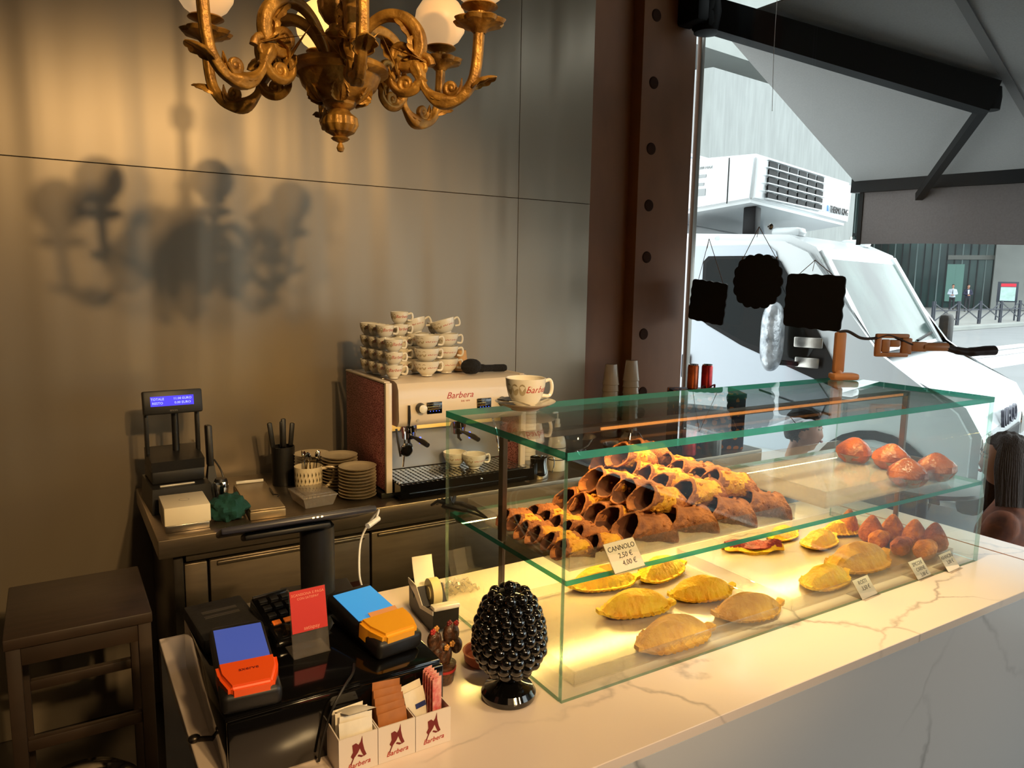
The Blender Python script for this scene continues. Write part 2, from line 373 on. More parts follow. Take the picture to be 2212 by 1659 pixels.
pane('front_pane', (L/2, m_thin/2, (HT-.014)/2), (L-.002, m_thin, HT-.0145), ES)
pane('side_pane', (m_thin/2, D/2+m_thin/2, (HT-.014)/2), (m_thin, D-m_thin-.001, HT-.0145), ES)
pane('side_pane', (L-m_thin/2, D/2+m_thin/2, (HT-.014)/2), (m_thin, D-m_thin-.001, HT-.0145), ES)
mk('bronze', (112, 92, 76), .3, .8)
py = 1.243-CY0
for x in (m_thin+.006, L-m_thin-.006):
    obj('post', box(NB(), (x, py, HS+.001+(HT-.016-HS-.001)/2), (.011, .017, HT-.017-HS-.001), .001, seg=1), M['bronze'], dc)
    obj('post', box(NB(), (x, py, (HS-.011)/2), (.008, .014, HS-.0115), .001, seg=1), M['bronze'], dc)
# lamp bar under the top pane
lb_ = obj('lamp_bar', box(NB(), (L/2, py+.006, HT-.0215), (L-2*m_thin-.03, .030, .013), .001, seg=1), M['bronze'], dc)
M['led'] = mat('led', (255, 205, 120), .5, emit=70)
obj('led_strip', box(NB(), (L/2, py+.006, HT-.0286), (L-2*m_thin-.06, .012, .0008)), M['led'], lb_)
M['led2'] = mat('led_edge', (255, 165, 84), .5, emit=1.1); M['led3'] = mat('led_lower', (255, 214, 120), .5, emit=130)
obj('led_strip', box(NB(), (L/2+.1, py-.0105, HT-.0215), (L-.30, .0025, .006)), M['led2'], lb_)
# second strip under the shelf
l2 = obj('lamp_bar', box(NB(), (L/2, D-.02, HS-.016), (L-.04, .02, .012), .001, seg=1), M['bronze'], dc)
obj('led_strip', box(NB(), (L/2, D-.022, HS-.0235), (L-.06, .010, .003)), M['led3'], l2)
# ---- acrylic trays
def tray(name, label, x0, x1, y0, y1, z, h, rz=0, base=None, group=None, studs=True):
    t = thing(name, label, 'tray', ((x0+x1)/2, (y0+y1)/2, z), rz, group); w, d = x1-x0, y1-y0
    obj('tray_base', box(NB(), (0, 0, .0015), (w, d, .003)), base or M['acrylic'], t)
    for n, c, s in (('tray_wall', (0, -d/2+.0015, h/2+.0015), (w, .003, h-.003)), ('tray_wall', (0, d/2-.0015, h/2+.0015), (w, .003, h-.003)),
                    ('tray_wall', (-w/2+.0015, 0, h/2+.0015), (.003, d-.006, h-.003)), ('tray_wall', (w/2-.0015, 0, h/2+.0015), (.003, d-.006, h-.003))):
        obj(n, box(NB(), c, s), M['acrylic'], t)
    return t
M['paper'] = mat('tray_paper', (226, 214, 208), .6, var=.05, scale=30)
M['milky'] = glass('milky_acrylic', (245, 242, 240), 1.45, .12, film=.28, filmcol=(238, 228, 220)); M['acrylic_base'] = glass('acrylic_base', (252, 251, 250), 1.45, .18, film=.02)
tray('pastry_tray', 'clear acrylic tray of cannoli on the glass shelf', .775, 1.40, 1.045, 1.435, ZS+.0005, .035, base=M['milky'])
tray('pastry_tray', 'clear acrylic tray of glazed buns on the glass shelf', 1.53, 2.09, 1.06, 1.42, ZS+.0005, .04, base=M['milky'])
tray('pastry_tray', 'clear acrylic tray of turnovers at the corner on the counter', .79, 1.36, 1.04, 1.40, ZC+.0005, .028, base=M['acrylic_base'])
tray('pastry_tray', 'clear acrylic tray of turnovers and rice croquettes on the counter', 1.42, 2.10, 1.05, 1.43, ZC+.0005, .03, base=M['acrylic_base'])
# ---- cannoli shells
def browned(name, a, b, rough=.55, sc=26, bump=.5, c3=None):
    m = mat(name, a, rough, 0, scale=sc, rgb2=b, bump=bump, bscale=90, detail=4, sub=.0); return m
m_can = browned('fried_shell', (252, 190, 52), (214, 130, 40), .6, 30, .8)
m_can2 = browned('cocoa_shell', (196, 120, 64), (128, 72, 42), .75, 34, .9)
m_cal = browned('baked_dough', (255, 212, 48), (248, 176, 30), .6, 26, .7)
m_ara = browned('breaded_crust', (230, 140, 44), (178, 92, 32), .8, 40, .9)
m_bun = browned('glazed_bun', (206, 108, 24), (112, 46, 12), .22, 14, .35)
m_hole = mat('shell_inside', (92, 48, 28), .8, var=.2, scale=60)  # darker brown paints in the shade inside the open shells
def can_bm(Ln, r, seed):
    rn = random.Random(seed); bm = NB(); ph = rn.random()*6
    n = 10; outer = []; inner = []
    for i in range(n+1):
        t = i/n*2-1
        rr = r*(1+.14*abs(t)**3+.05*math.sin(t*7+ph)); outer.append((rr, t*Ln/2)); inner.append((rr*.86, t*Ln/2))
    def fn(a, z): return 1+.06*math.sin(3*a+ph+z*60)+.04*math.sin(7*a+ph*2+z*90)
    prof = outer+[(outer[-1][0]*.93, outer[-1][1]+.0015)]+inner[::-1]+[(outer[0][0]*.93, outer[0][1]-.0015), outer[0]]
    lathe(bm, prof, 22, TR(ry=R(90)), fn)
    bmesh.ops.remove_doubles(bm, verts=bm.verts, dist=1e-5)
    for f in bm.faces:
        c = f.calc_center_median(); q = math.hypot(c.y, c.z)/r; e = abs(c.x)/(Ln/2)
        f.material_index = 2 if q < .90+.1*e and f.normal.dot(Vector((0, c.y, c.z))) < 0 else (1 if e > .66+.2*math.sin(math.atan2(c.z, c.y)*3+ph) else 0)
    bm.normal_update()
    for v in bm.verts:                       # both ends cut on the slant, open upward, with a pointed lip
        s = 1 if v.co.x > 0 else -1; k = max(0, abs(v.co.x)/(Ln/2)-.25)/.75
        v.co.x -= s*.62*v.co.z*k; v.co.z += .22*abs(v.co.y)*k*0-.10*r*k
    for k in range(16):
        a = rn.random()*6.28; x = (rn.random()-.5)*Ln*.62
        ball(bm, (x, r*.97*math.cos(a), r*.97*math.sin(a)), (r*.20, r*.14, r*.14), 8, 6)
    return bm
cproto = []
def cannolo(big, loc, rz, tilt, label, seed, mt):
    key = (big, seed % 3, mt)
    for k, o in cproto:
        if k == key: p = o.copy(); C.objects.link(p); break
    else:
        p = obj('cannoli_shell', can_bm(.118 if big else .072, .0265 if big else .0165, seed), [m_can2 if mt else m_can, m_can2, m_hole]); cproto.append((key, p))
    p.location = loc; p.rotation_euler = (0, tilt, rz)
    return tag(p, label, 'cannoli shell', 'cannoli shells heaped in the shelf tray')
k = 0
for x, n, big, nm in ((.812, 6, False, 'first'), (.886, 6, False, 'second'), (.990, 5, True, 'third'), (1.100, 6, True, 'fourth'), (1.212, 6, True, 'fifth'), (1.325, 4, True, 'sixth')):
    for i in range(n):
        k += 1; rn = random.Random(k); y = 1.078+i*(.042 if not big else .054)
        cannolo(big, (x+rn.uniform(-.005, .005), y, ZS+.006+(.032 if big else .021)+rn.uniform(0, .003)), rn.uniform(-.16, .16), rn.uniform(.10, .22), '%s cannoli shell, %s from the front in the %s lower row from the left' % ('large' if big else 'small', NTH[i], nm), k, x > 1.28 or (big and i == 0) or rn.random() < .25)
for x, ys, nm in ((1.045, (1.105, 1.158, 1.211, 1.264), 'first'), (1.158, (1.108, 1.162, 1.216, 1.270, 1.324), 'second'), (1.270, (1.120, 1.175, 1.230, 1.290), 'third')):
    for i, y in enumerate(ys):
        k += 1; rn = random.Random(k)
        cannolo(True, (x+rn.uniform(-.006, .006), y, ZS+.080+rn.uniform(0, .004)), rn.uniform(-.2, .2), rn.uniform(.12, .28), 'large cannoli shell of the upper layer, %s from the front, %s row' % (NTH[i], nm), k, rn.random() < .45 and i < 3)
for i, (x, y, z) in enumerate(((1.16, 1.375, .085), (1.205, 1.325, .118), (1.14, 1.30, .120))):
    k += 1; cannolo(True, (x, y, ZS+z), .1*i, .25, 'cannoli shell crowning the heap, %s of the top three' % ('rear', 'right', 'left')[i] if i else 'cannoli shell crowning the heap at its rear', k, i != 2)
# ---- calzoni: folded turnovers with crimped rims
def calzone_bm(s, seed, lump=1):
    rn = random.Random(seed); ph = rn.random()*6; bm = NB(); nu, nv = 34, 22; g = []
    for i in range(nu+1):
        u = i/nu*2-1; e = max(0, 1-abs(u/.86)**2.2)**.72 if abs(u) < .86 else 0
        rim = .0065+.030*max(0, 1-u*u)**.6*.28
        nub = math.exp(-((abs(u)-.95)/.07)**2); wd = .036*e+rim*(1+.25*nub); row = []
        for j in range(nv):
            a = 2*math.pi*j/nv; c, s_ = math.cos(a), math.sin(a)
            y = wd*c; inner = max(0, 1-(abs(y)/(.036*e+.001))**2) if e > 0 else 0
            top = s_ > 0
            z = (.040*e*inner**.62*(1-.10*lump*math.sin(4*u+ph+6*c)) + .0035+.0018*math.sin(u*42+ph)*(1-inner)+.0055*nub) if top else -.002
            if abs(c) > .8: y *= 1+.06*math.sin(u*42+ph)
            bend = .012*math.cos(u*1.5)-.010+.006*math.sin(2*u+ph)
            row.append(bm.verts.new(Vector((u*.098, y+bend, z+.006+.010*abs(u)**4))*s))
        g.append(row)
    for i in range(nu):
        for j in range(nv): bm.faces.new((g[i][j], g[i][(j+1) % nv], g[i+1][(j+1) % nv], g[i+1][j]))
    bm.faces.new(g[0][::-1]); bm.faces.new(g[-1])
    return bm
cz = [(1370, 1306, 'z', 1.0, -14, 'golden turnover with pointed left tip in the second row of the corner tray'), (1452, 1372, 'z', 1.08, -2, 'tan domed turnover with crimped rim nearest the front glass'),
      (1512, 1272, 'z', .95, -8, 'golden turnover in the middle of the corner tray, pointed at its left'), (1612, 1310, 'z', 1.0, -10, 'tan crimped turnover at the right front of the corner tray'),
      (1300, 1252, 'z', 1.0, -10, 'golden turnover behind the front corner post of the case'), (1428, 1230, 'z', .95, 12, 'golden turnover below the handwritten cannoli price card'),
      (1770, 1165, 'z', .85, 14, 'bright yellow turnover beside the red-topped pastry'), (1850, 1210, 'z', 1.25, 4, 'large pale turnover leaning in the right tray'), (1782, 1248, 'z', .95, 10, 'yellow turnover with folded lip at the front edge of the right tray'),
      (1690, 1150, 'z', .7, 10, 'small golden turnover at the rear left of the right tray'), (1820, 1140, 'z', .8, -20, 'golden turnover behind the bright yellow one near the croquettes')]
for i, (px, py_, _, s, rz, lb2) in enumerate(cz):
    p = at(px, py_, 'z', ZC+.02)
    o = obj('turnover', calzone_bm(s, i+3), m_cal if 'tan' not in lb2 and 'pale' not in lb2 else browned('tan_dough%d' % i, (240, 184, 72), (210, 146, 52), .65, 22, .6))
    o.location = (p.x, p.y, ZC+.0035); o.rotation_euler = (0, 0, R(rz)); tag(o, lb2, 'turnover', 'baked turnovers on the lower trays')
# red topped pastry
def redp(u, v):
    x = (u-.5)*.17; y = (v-.5)*.075*(1-.55*abs(u-.5)*2+.1*math.sin(u*20)); return (x, y, .010+.010*math.sin(u*9)*math.sin(v*5)+.012*math.sin(math.pi*v))
rp = thing('topped_pastry', 'flat twisted pastry topped with dark red onion in the right tray', 'pastry', at(1625, 1183, 'z', ZC+.01), R(-28)); rp.location.z = ZC+.0035
bm = NB(); sheet(bm, lambda u, v: (redp(u, v)[0], redp(u, v)[1], redp(u, v)[2]-.004), 16, 8, .010); obj('crust', bm, m_cal, rp)
bm = NB(); sheet(bm, lambda u, v: (redp(u, v)[0]*.94, redp(u, v)[1]*.8, redp(u, v)[2]+.004), 16, 8, .003); obj('topping', bm, browned('red_topping', (160, 44, 44), (96, 22, 30), .45, 30, .8), rp)
# ---- arancini
def ara_bm(h, r, seed):
    ph = seed*1.7
    prof = [(0, 0), (r*.6, 0), (r*.93, h*.12), (r, h*.3), (r*.88, h*.5), (r*.62, h*.72), (r*.34, h*.9), (r*.16, h*.98), (0, h)]
    return lathe(NB(), prof, 20, fn=lambda a, z: 1+.03*math.sin(5*a+ph+z*80)+.03*math.sin(9*a+ph))
for i, (px, py_, h, r_, tl, lb2) in enumerate([(1895, 1170, .082, .035, 0, 'cone-shaped rice croquette at the rear left of the pointed row'), (1940, 1168, .082, .035, 0, 'cone-shaped rice croquette, second of the pointed row from the left'),
      (1988, 1180, .082, .036, 0, 'cone-shaped rice croquette, third of the pointed row from the left'), (2032, 1188, .082, .036, 0, 'cone-shaped rice croquette at the right end beside the end pane'),
      (1845, 1150, .075, .028, 0, 'cone-shaped rice croquette behind the yellow turnovers'),
      (1902, 1175, .105, .026, 1, 'long rice croquette lying before the rear cones'), (1950, 1190, .105, .026, 1, 'long rice croquette lying between two cones'), (2000, 1200, .115, .028, 1, 'long rice croquette lying at the front right of the tray')]):
    p = at(px, py_, 'z', ZC+.01)
    o = obj('rice_croquette', ara_bm(h, r_, i), m_ara if i % 3 else browned('dark_crust%d' % i, (198, 104, 48), (140, 68, 36), .8, 40, .8))
    if tl:
        o.location = (p.x-.05, p.y-.012-.0, ZC+.0035+r_); o.rotation_euler = (0, R(90), R(12)); o.scale = (1, 1, 1)
    else: o.location = (p.x, p.y+.02, ZC+.0035)
    tag(o, lb2, 'croquette', 'breaded rice croquettes at the right end of the case')
# ---- glazed buns on the upper right tray
def bun_bm(seed):
    ph = seed*2.1; bm = NB()
    lathe(bm, [(0, 0), (.030, 0), (.042, .012), (.049, .027), (.046, .042), (.036, .053), (.026, .060), (.016, .068), (.008, .072), (0, .073)], 24, fn=lambda a, z: 1+.08*math.sin(3*a+ph+z*30)+.05*math.sin(7*a+ph+z*90))
    return bm
for i, (px, py_, lb2) in enumerate([(1845, 985, 'shiny glazed bun at the rear left of the upper tray'), (1925, 1000, 'shiny glazed bun second from the left in the upper tray'), (1958, 1035, 'shiny glazed bun nearest the front of the upper tray'), (2020, 1022, 'shiny glazed bun at the right end of the upper tray')]):
    p = at(px, py_, 'z', ZS+.02)
    b_ = thing('glazed_bun', lb2, 'bun', (p.x, p.y, ZS+.004), i, 'glazed buns in the upper tray')
    obj('crumb', bun_bm(i), m_bun, b_)
    obj('paper_case', lathe(NB(), [(0, -.0003), (.0305, -.0003), (.0475, .025), (.048, .025), (.0315, 0), (.027, .0002), (0, .0002)], 40, fn=lambda a, z: 1+.025*math.sin(20*a)), M['plastic'], b_)
# ---- bowl of chopped pistachio
pb = thing('topping_bowl', 'clear round bowl of chopped yellow-green pistachio on the shelf', 'bowl', (1.466, 1.290, 0), 0); pb.location.z = ZS+.0003
obj('glass_bowl', lathe(NB(), [(0, 0), (.040, 0), (.044, .004), (.046, .028), (.0445, .028), (.042, .006), (.038, .003), (0, .003)], 40), M['acrylic'], pb)
bm = NB()
for i in range(320):
    a = random.random()*6.28; rr = .040*math.sqrt(random.random()); z = .012+.008*(1-rr/.04)+random.uniform(-.003, .004)
    box(bm, (rr*math.cos(a), rr*math.sin(a), z), (.004, .003, .003), M=I4)
lathe(bm, [(0, .004), (.039, .005), (.041, .012), (.02, .017), (0, .019)], 20)
g = obj('chopped_nuts', bm, mat('pistachio', (222, 196, 60), .7, rgb2=(150, 140, 40), scale=200), pb); g['kind'] = 'stuff'
# ---- price cards in bent acrylic holders
mk('card', (236, 216, 186), .6)
def price(px, py_, zb, lines, label, w=.062, h=.05, rz=0, off=0):
    p = at(px, py_, 'z', zb); t = thing('price_card', label, 'price card', (p.x, p.y, zb+.0005), rz, 'handwritten price cards in the case')
    Mx = Matrix.Rotation(R(38), 4, 'X').inverted() if False else TR(0, 0, 0, rx=R(52))
    bm = box(NB(), (0, h/2, -.0015), (w, h, .001), M=Mx); box(bm, (0, .018, .0008), (w, .05, .0012)); obj('holder', bm, M['acrylic'], t)
    obj('card', box(NB(), (0, h/2, 0), (w-.002, h-.002, .0008), M=Mx), M['card'], t)
    bm = NB()
    for i, s in enumerate(lines): text(bm, s, .0135, Mx @ TR((.003*i), h*.76-i*.0145, .0006), .0004, .15)
    obj('lettering', bm, M['ink'], t, smooth=0)
    return t
price(1362, 1232, ZS, ['CANNOLO', '2,50 €', '4,00 €'], 'price card leaning by the cannoli tray, reading Cannolo 2,50 and 4,00', .078, .058, R(4))
price(1880, 1290, ZC, ['ROSTI', '3,50 €'], 'price card before the folded yellow turnover, two short handwritten lines', .07, .05, R(4))
price(1998, 1248, ZC, ['SPICCHI', 'CARNE', '3,00 €'], 'three-line price card before the long croquettes', .07, .05, R(4))
price(2062, 1232, ZC, ['ARANCINI', '3,00 €'], 'price card nearest the right end pane of the case', .066, .05, R(4))
# tongs with black handles lying at the rear left of the shelf
p = at(1012, 1092, 'z', ZS+.03)
tg = thing('serving_tongs', 'black handled serving tongs lying at the rear left of the glass shelf', 'tongs', (.768, 1.40, ZS+.001), R(100))
for s_ in (-1, 1):
    bm = NB(); tube(bm, smooth_path([(-.05, 0, .012), (0, s_*.010, .016), (.05, s_*.018, .014), (.085, s_*.012, .010)]), [.004]*7+[.009]*7+[.012]*4+[.008], 8, flat=.5)
    obj('tongs_arm', bm, M['black'], tg)
bm = NB()
for q in range(5): tube(bm, [(.075, 0, .012), (.095, (q-2)*.012, .02), (.11, (q-2)*.016, .008)], [.006, .005, .003], 6)
obj('gripper', bm, M['black'], tg)
# ================================================================== CUPS AND SAUCERS
mk('porcelain', (232, 224, 206), .18, coat=.3)
mk('beige_print', (176, 160, 128), .4)
def cup_proto(name, rt, rb, h, hs, label, txt=True, inside=None):
    t = thing(name, label, 'cup', (0, 0, 0))
    prof = [(0, 0), (rb*.75, 0), (rb*.8, .003), (rb*.78, .005), (rb, .009), (rb+(rt-rb)*.55, h*.38), (rt*.97, h*.75), (rt, h), (rt-.002, h+.0006), (rt-.004, h-.001), (rt*.9, h*.7), (rb+(rt-rb)*.4, h*.36), (rb*.8, .012), (0, .010)]
    obj('cup_body', lathe(NB(), prof, 28), M['porcelain'], t)
    a = -.25
    pts = [(rt*.94*math.cos(a), rt*.94*math.sin(a), h*.82), ((rt+hs*.75)*math.cos(a), (rt+hs*.75)*math.sin(a), h*.88), ((rt+hs)*math.cos(a), (rt+hs)*math.sin(a), h*.6), ((rt+hs*.7)*math.cos(a), (rt+hs*.7)*math.sin(a), h*.34), (rt*.9*math.cos(a), rt*.9*math.sin(a), h*.36)]
    obj('handle', tube(NB(), smooth_path(pts, 5), .0042, 8), M['porcelain'], t)
    def rad(z): return (rb+(rt-rb)*.55)+(rt*.99-(rb+(rt-rb)*.55))*min(1, max(0, (z-h*.38)/(h*.5)))+.0006
    def wrap(a0):
        def f(q):
            z = h*.66+q.y; r_ = rad(z)+q.z; aa = a0+q.x/rt
            return Vector((r_*math.cos(aa), r_*math.sin(aa), z))
        return f
    bm = NB(); text(bm, 'Barbera', h*.33, depth=.0003, shear=.35, warp=wrap(-1.50), wide=1.05); obj('lettering', bm, M['red_ink'], t, smooth=0)
    bm = NB()
    for k, a0 in enumerate((-2.45, -2.85, -3.25)):
        f = wrap(a0)
        ring = [bm.verts.new(f(Vector((.17*rt*math.cos(q*math.pi/6)*1.1, .20*h*math.sin(q*math.pi/6), .0002)))) for q in range(12)]; bm.faces.new(ring)
    obj('bean_print', bm, M['beige_print'], t, smooth=0)
    return t
ec = cup_proto('espresso_cup', .034, .021, .050, .016, 'x')
cc = cup_proto('cappuccino_cup', .047, .027, .056, .018, 'x')
ZM = 1.332                                   # top of the espresso machine
stacks = [('e', 1.062, 2.545, 3, 'front left'), ('e', 1.060, 2.622, 4, 'second'), ('e', 1.058, 2.700, 4, 'third'), ('e', 1.056, 2.778, 4, 'rearmost left'), ('e', 1.135, 2.66, 5, 'inner left'),
          ('c', 1.205, 2.565, 3, 'middle front'), ('c', 1.215, 2.675, 4, 'middle rear'), ('c', 1.315, 2.62, 4, 'right front'), ('e', 1.315, 2.715, 4, 'right rear')]
first = {'e': True, 'c': True}
for k, x, y, n, nm in stacks:
    for i in range(n):
        lb_s = '%s cup, %s of the %s stack on the espresso machine' % ('small espresso' if k == 'e' else 'wide cappuccino', ORD[n-1-i], nm)
        z = ZM+.0015+i*(.047 if k == 'e' else .049); src = ec if k == 'e' else cc
        rz = random.uniform(-.25, .35); tilt = (0, 0, rz)
        if i == n-1 and nm in ('right front', 'middle rear'): tilt = (R(-10), R(-14), rz); z += .006
        if first[k]:
            src.location = (x, y, z); src.rotation_euler = tilt; src['label'] = lb_s; src['group'] = 'cups stacked on the espresso machine'; first[k] = False
        else: dup(src, (x, y, z), rot=tilt, label=lb_s)
# cup and saucer on the case top
sau = thing('saucer', 'white saucer under the cup on the glass case top', 'saucer', (.905, 1.405, ZT+.0005))
sp = [(0, 0), (.032, 0), (.034, .003), (.052, .010), (.068, .018), (.069, .0195), (.066, .0185), (.05, .012), (.032, .006), (0, .005)]
obj('saucer_dish', lathe(NB(), sp, 40), M['porcelain'], sau)
big = cup_proto('cappuccino_cup', .046, .029, .066, .022, 'white coffee cup on a saucer on top of the glass case')
big.location = (.905, 1.405, ZT+.0065); big.rotation_euler = (0, 0, .15); big['category'] = 'cup'
bs = obj('teaspoon', tube(ball(NB(), (0, 0, .003), (.018, .011, .0025), 12, 8), smooth_path([(.012, 0, .003), (.04, 0, .006), (.075, 0, .004)]), [.0022]*13, 6), M['chrome'])
bs.location = (.856, 1.42, ZT+.0195); bs.rotation_euler = (0, R(4), R(-70)); tag(bs, 'small chrome teaspoon resting on the saucer rim', 'spoon')
# cups under the machine spouts
for q, (x, y, lb2, s) in enumerate(((1.325, 2.56, 'cappuccino cup standing under the coffee spout, rear one', cc), (1.375, 2.495, 'cappuccino cup on the drip tray, front one', cc))):
    dup(s, (x, y, .9705), .1, label=lb2, group='cups on the drip tray')
# saucer stacks
mk('saucer_glaze', (196, 178, 146), .3, coat=.2)
sp2 = [(0, 0), (.036, 0), (.038, .002), (.050, .004), (.067, .0125), (.0685, .0135), (.066, .0138), (.05, .008), (.034, .006), (0, .0055)]
sproto = None
for x, y, n, nm in ((.922, 2.555, 10, 'front'), (.905, 2.705, 11, 'middle'), (.835, 2.82, 10, 'rear')):
    for i in range(n):
        lb2 = 'beige saucer, %s in the %s stack' % (ORD[n-1-i], nm); loc = (x+random.uniform(-.001, .001), y+random.uniform(-.001, .001), ZB+.0005+i*.0118)
        if sproto is None: sproto = obj('stacked_saucer', lathe(NB(), sp2, 36), M['saucer_glaze']); sproto.location = loc; tag(sproto, lb2, 'saucer', 'saucers stacked beside the espresso machine')
        else:
            c = sproto.copy(); C.objects.link(c); c.location = loc; c['label'] = lb2
# ================================================================== ESPRESSO MACHINE
em = thing('espresso_machine', 'white two-group espresso machine with red patterned side panels', 'coffee machine', (1.0, 2.42, ZB))
def mb(bm): bmesh.ops.transform(bm, verts=bm.verts, matrix=Matrix.Translation((-1.0, -2.42, -ZB))); return bm
mk('cream_enamel', (226, 208, 184), .28, coat=.3)
mos = mat('red_mosaic', (120, 26, 36), .5); _n = mos.node_tree
_tc = _n.nodes.new('ShaderNodeTexCoord'); _v = _n.nodes.new('ShaderNodeTexVoronoi'); _v.feature = 'DISTANCE_TO_EDGE'; _v.inputs['Scale'].default_value = 110
_rr = _n.nodes.new('ShaderNodeValToRGB'); _rr.color_ramp.elements[0].position = .08; _rr.color_ramp.elements[0].color = lin((190, 120, 116)); _rr.color_ramp.elements[1].position = .2; _rr.color_ramp.elements[1].color = lin((104, 18, 30))
_n.links.new(_tc.outputs['Object'], _v.inputs[0]); _n.links.new(_v.outputs[0], _rr.inputs[0]); _n.links.new(_rr.outputs[0], _n.nodes['Principled BSDF'].inputs[0])
obj('machine_body', mb(box(NB(), (1.30, 2.77, 1.125), (.50, .28, .39), .006)), M['dark_steel'], em)
obj('side_panel', mb(box(NB(), (1.012, 2.695, 1.125), (.016, .41, .395), .003)), mos, em, label='side panel with fine red and white mosaic pattern')
obj('side_panel', mb(box(NB(), (1.588, 2.695, 1.125), (.016, .41, .395), .003)), mos, em)
for x in (1.014, 1.586):
    obj('panel_trim', mb(box(NB(), (x, 2.482, 1.125), (.024, .018, .405), .003)), M['cream_enamel'], em)
    obj('panel_trim', mb(box(NB(), (x, 2.695, 1.327), (.024, .41, .008), .003)), M['cream_enamel'], em)
    obj('foot', mb(box(NB(), (x, 2.53, .911), (.05, .08, .021), .003)), M['black'], em)
    obj('foot', mb(box(NB(), (x, 2.85, .911), (.05, .08, .021), .003)), M['black'], em)
fas = prism(NB(), [(2.462, 1.175), (2.455, 1.19), (2.462, 1.30), (2.475, 1.322), (2.50, 1.330), (2.64, 1.330), (2.64, 1.165), (2.475, 1.165)], 1.045, 1.572, Matrix(((0, 0, 1, 0), (1, 0, 0, 0), (0, 1, 0, 0), (0, 0, 0, 1))))
obj('fascia', mb(fas), M['cream_enamel'], em, label='cream front fascia with rounded top edge')
obj('top_tray', mb(box(NB(), (1.30, 2.74, 1.326), (.53, .30, .008), .002)), M['steel'], em)
bm = NB(); text(bm, 'Barbera', .034, frame((1, 0, 0), (0, .065, 1)) @ I4, .0006, .35, wide=1.05); bmesh.ops.transform(bm, verts=bm.verts, matrix=Matrix.Translation((1.292, 2.4595, 1.268)))
text(bm, 'DAL 1870', .009, Matrix.Translation((1.315, 2.458, 1.245)) @ frame((1, 0, 0), (0, .065, 1)), .0006)
obj('lettering', mb(bm), M['red_ink'], em, smooth=0)
for x, kx in ((1.185, 1.128), (1.395, 1.475)):
    s_ = obj('screen', mb(box(NB(), (x, 2.4555, 1.228), (.062, .006, .044), .004)), M['black_gloss'], em)
    M['blue_led'] = M.get('blue_led') or mat('blue_led', (60, 90, 255), .5, emit=3)
    bm = NB()
    for q in range(4): box(bm, (x-.018+q*.012, 2.452, 1.217), (.002, .002, .002))
    obj('led', mb(bm), M['blue_led'], s_)
    kn = obj('knob', mb(lathe(NB(), [(0, 0), (.018, 0), (.019, .003), (.0165, .022), (.0165, .026), (0, .026)], 28, TR(kx, 2.458, 1.232, rx=R(90)))), M['black'], em)
    obj('knob_cap', mb(lathe(NB(), [(.0155, .0258), (.0155, .030), (.012, .032), (0, .032)], 28, TR(kx, 2.458, 1.232, rx=R(90)))), M['porcelain'], kn)
bm = NB(); lathe(bm, [(0, 0), (.005, 0), (.005, .004), (0, .004)], 14, TR(1.118, 2.458, 1.187, rx=R(90))); obj('button', mb(bm), M['steel'], em)
mk('recess_panel', (150, 156, 168), .25, .3); mk('lit_panel', (250, 226, 160), .4)  # upper splash strip: white surface, yellow lamp glow put into its cream colour
obj('back_splash', mb(box(NB(), (1.30, 2.626, 1.045), (.53, .006, .15))), M['recess_panel'], em)
obj('back_splash', mb(box(NB(), (1.30, 2.622, 1.142), (.53, .010, .044))), M['lit_panel'], em)
mled = mat('machine_led', (255, 214, 140), .5, emit=9)
obj('work_light', mb(box(NB(), (1.30, 2.585, 1.163), (.46, .014, .003))), mled, em)
for x in (1.125, 1.335):
    gh = obj('group_head', mb(lathe(lathe(NB(), [(0, 0), (.030, 0), (.032, .004), (.032, .03), (.026, .038), (0, .038)], 28, TR(x, 2.555, 1.125)), [(0, 0), (.027, 0), (.028, .006), (.028, .022), (0, .022)], 28, TR(x, 2.555, 1.102))), M['chrome'], em)
    obj('portafilter', mb(tube(tube(NB(), [(x, 2.53, 1.113), (x+.004, 2.50, 1.112), (x+.01, 2.44, 1.106), (x+.014, 2.415, 1.10)], [.006, .007, .011, .009], 10), [(x+.0, 2.55, 1.104), (x+.0, 2.55, 1.085), (x+.012, 2.55, 1.072)], [.007, .006, .004], 8)), M['black'], gh)
    obj('spout_light', mb(box(NB(), (x+.030, 2.515, 1.098), (.007, .007, .026), .002)), M['blue_led'], gh)
wd = obj('steam_wand', mb(tube(NB(), smooth_path([(1.075, 2.49, 1.17), (1.074, 2.475, 1.13), (1.066, 2.462, 1.06), (1.060, 2.458, 1.02)]), .0038, 8)), M['chrome'], em)
obj('steam_lever', mb(tube(NB(), [(1.083, 2.452, 1.245), (1.083, 2.450, 1.20), (1.083, 2.455, 1.165)], [.004, .0055, .003], 8)), M['black'], wd)
obj('wand_loop', mb(tube(NB(), smooth_path([(1.04, 2.47, 1.16), (1.045, 2.46, 1.10), (1.05, 2.455, 1.06)]), .0045, 8)), M['black'], wd)
bm = lathe(NB(), [(0, 0), (.022, 0), (.024, .003), (.024, .008), (.021, .010), (0, .010)], 28, TR(1.068, 2.448, 1.085, rx=R(90))); ga = obj('gauge', mb(bm), M['chrome'], em)
obj('gauge_face', mb(box(lathe(NB(), [(0, .0101), (.018, .0101), (.018, .0107), (0, .0107)], 24, TR(1.068, 2.448, 1.085, rx=R(90))), (1.069, 2.4370, 1.088), (.0015, .0008, .022))), M['black_gloss'], ga)
wd2 = obj('steam_wand', mb(tube(NB(), smooth_path([(1.45, 2.49, 1.17), (1.452, 2.462, 1.12), (1.46, 2.455, 1.05), (1.47, 2.44, 1.0)]), .0038, 8)), M['chrome'], em)
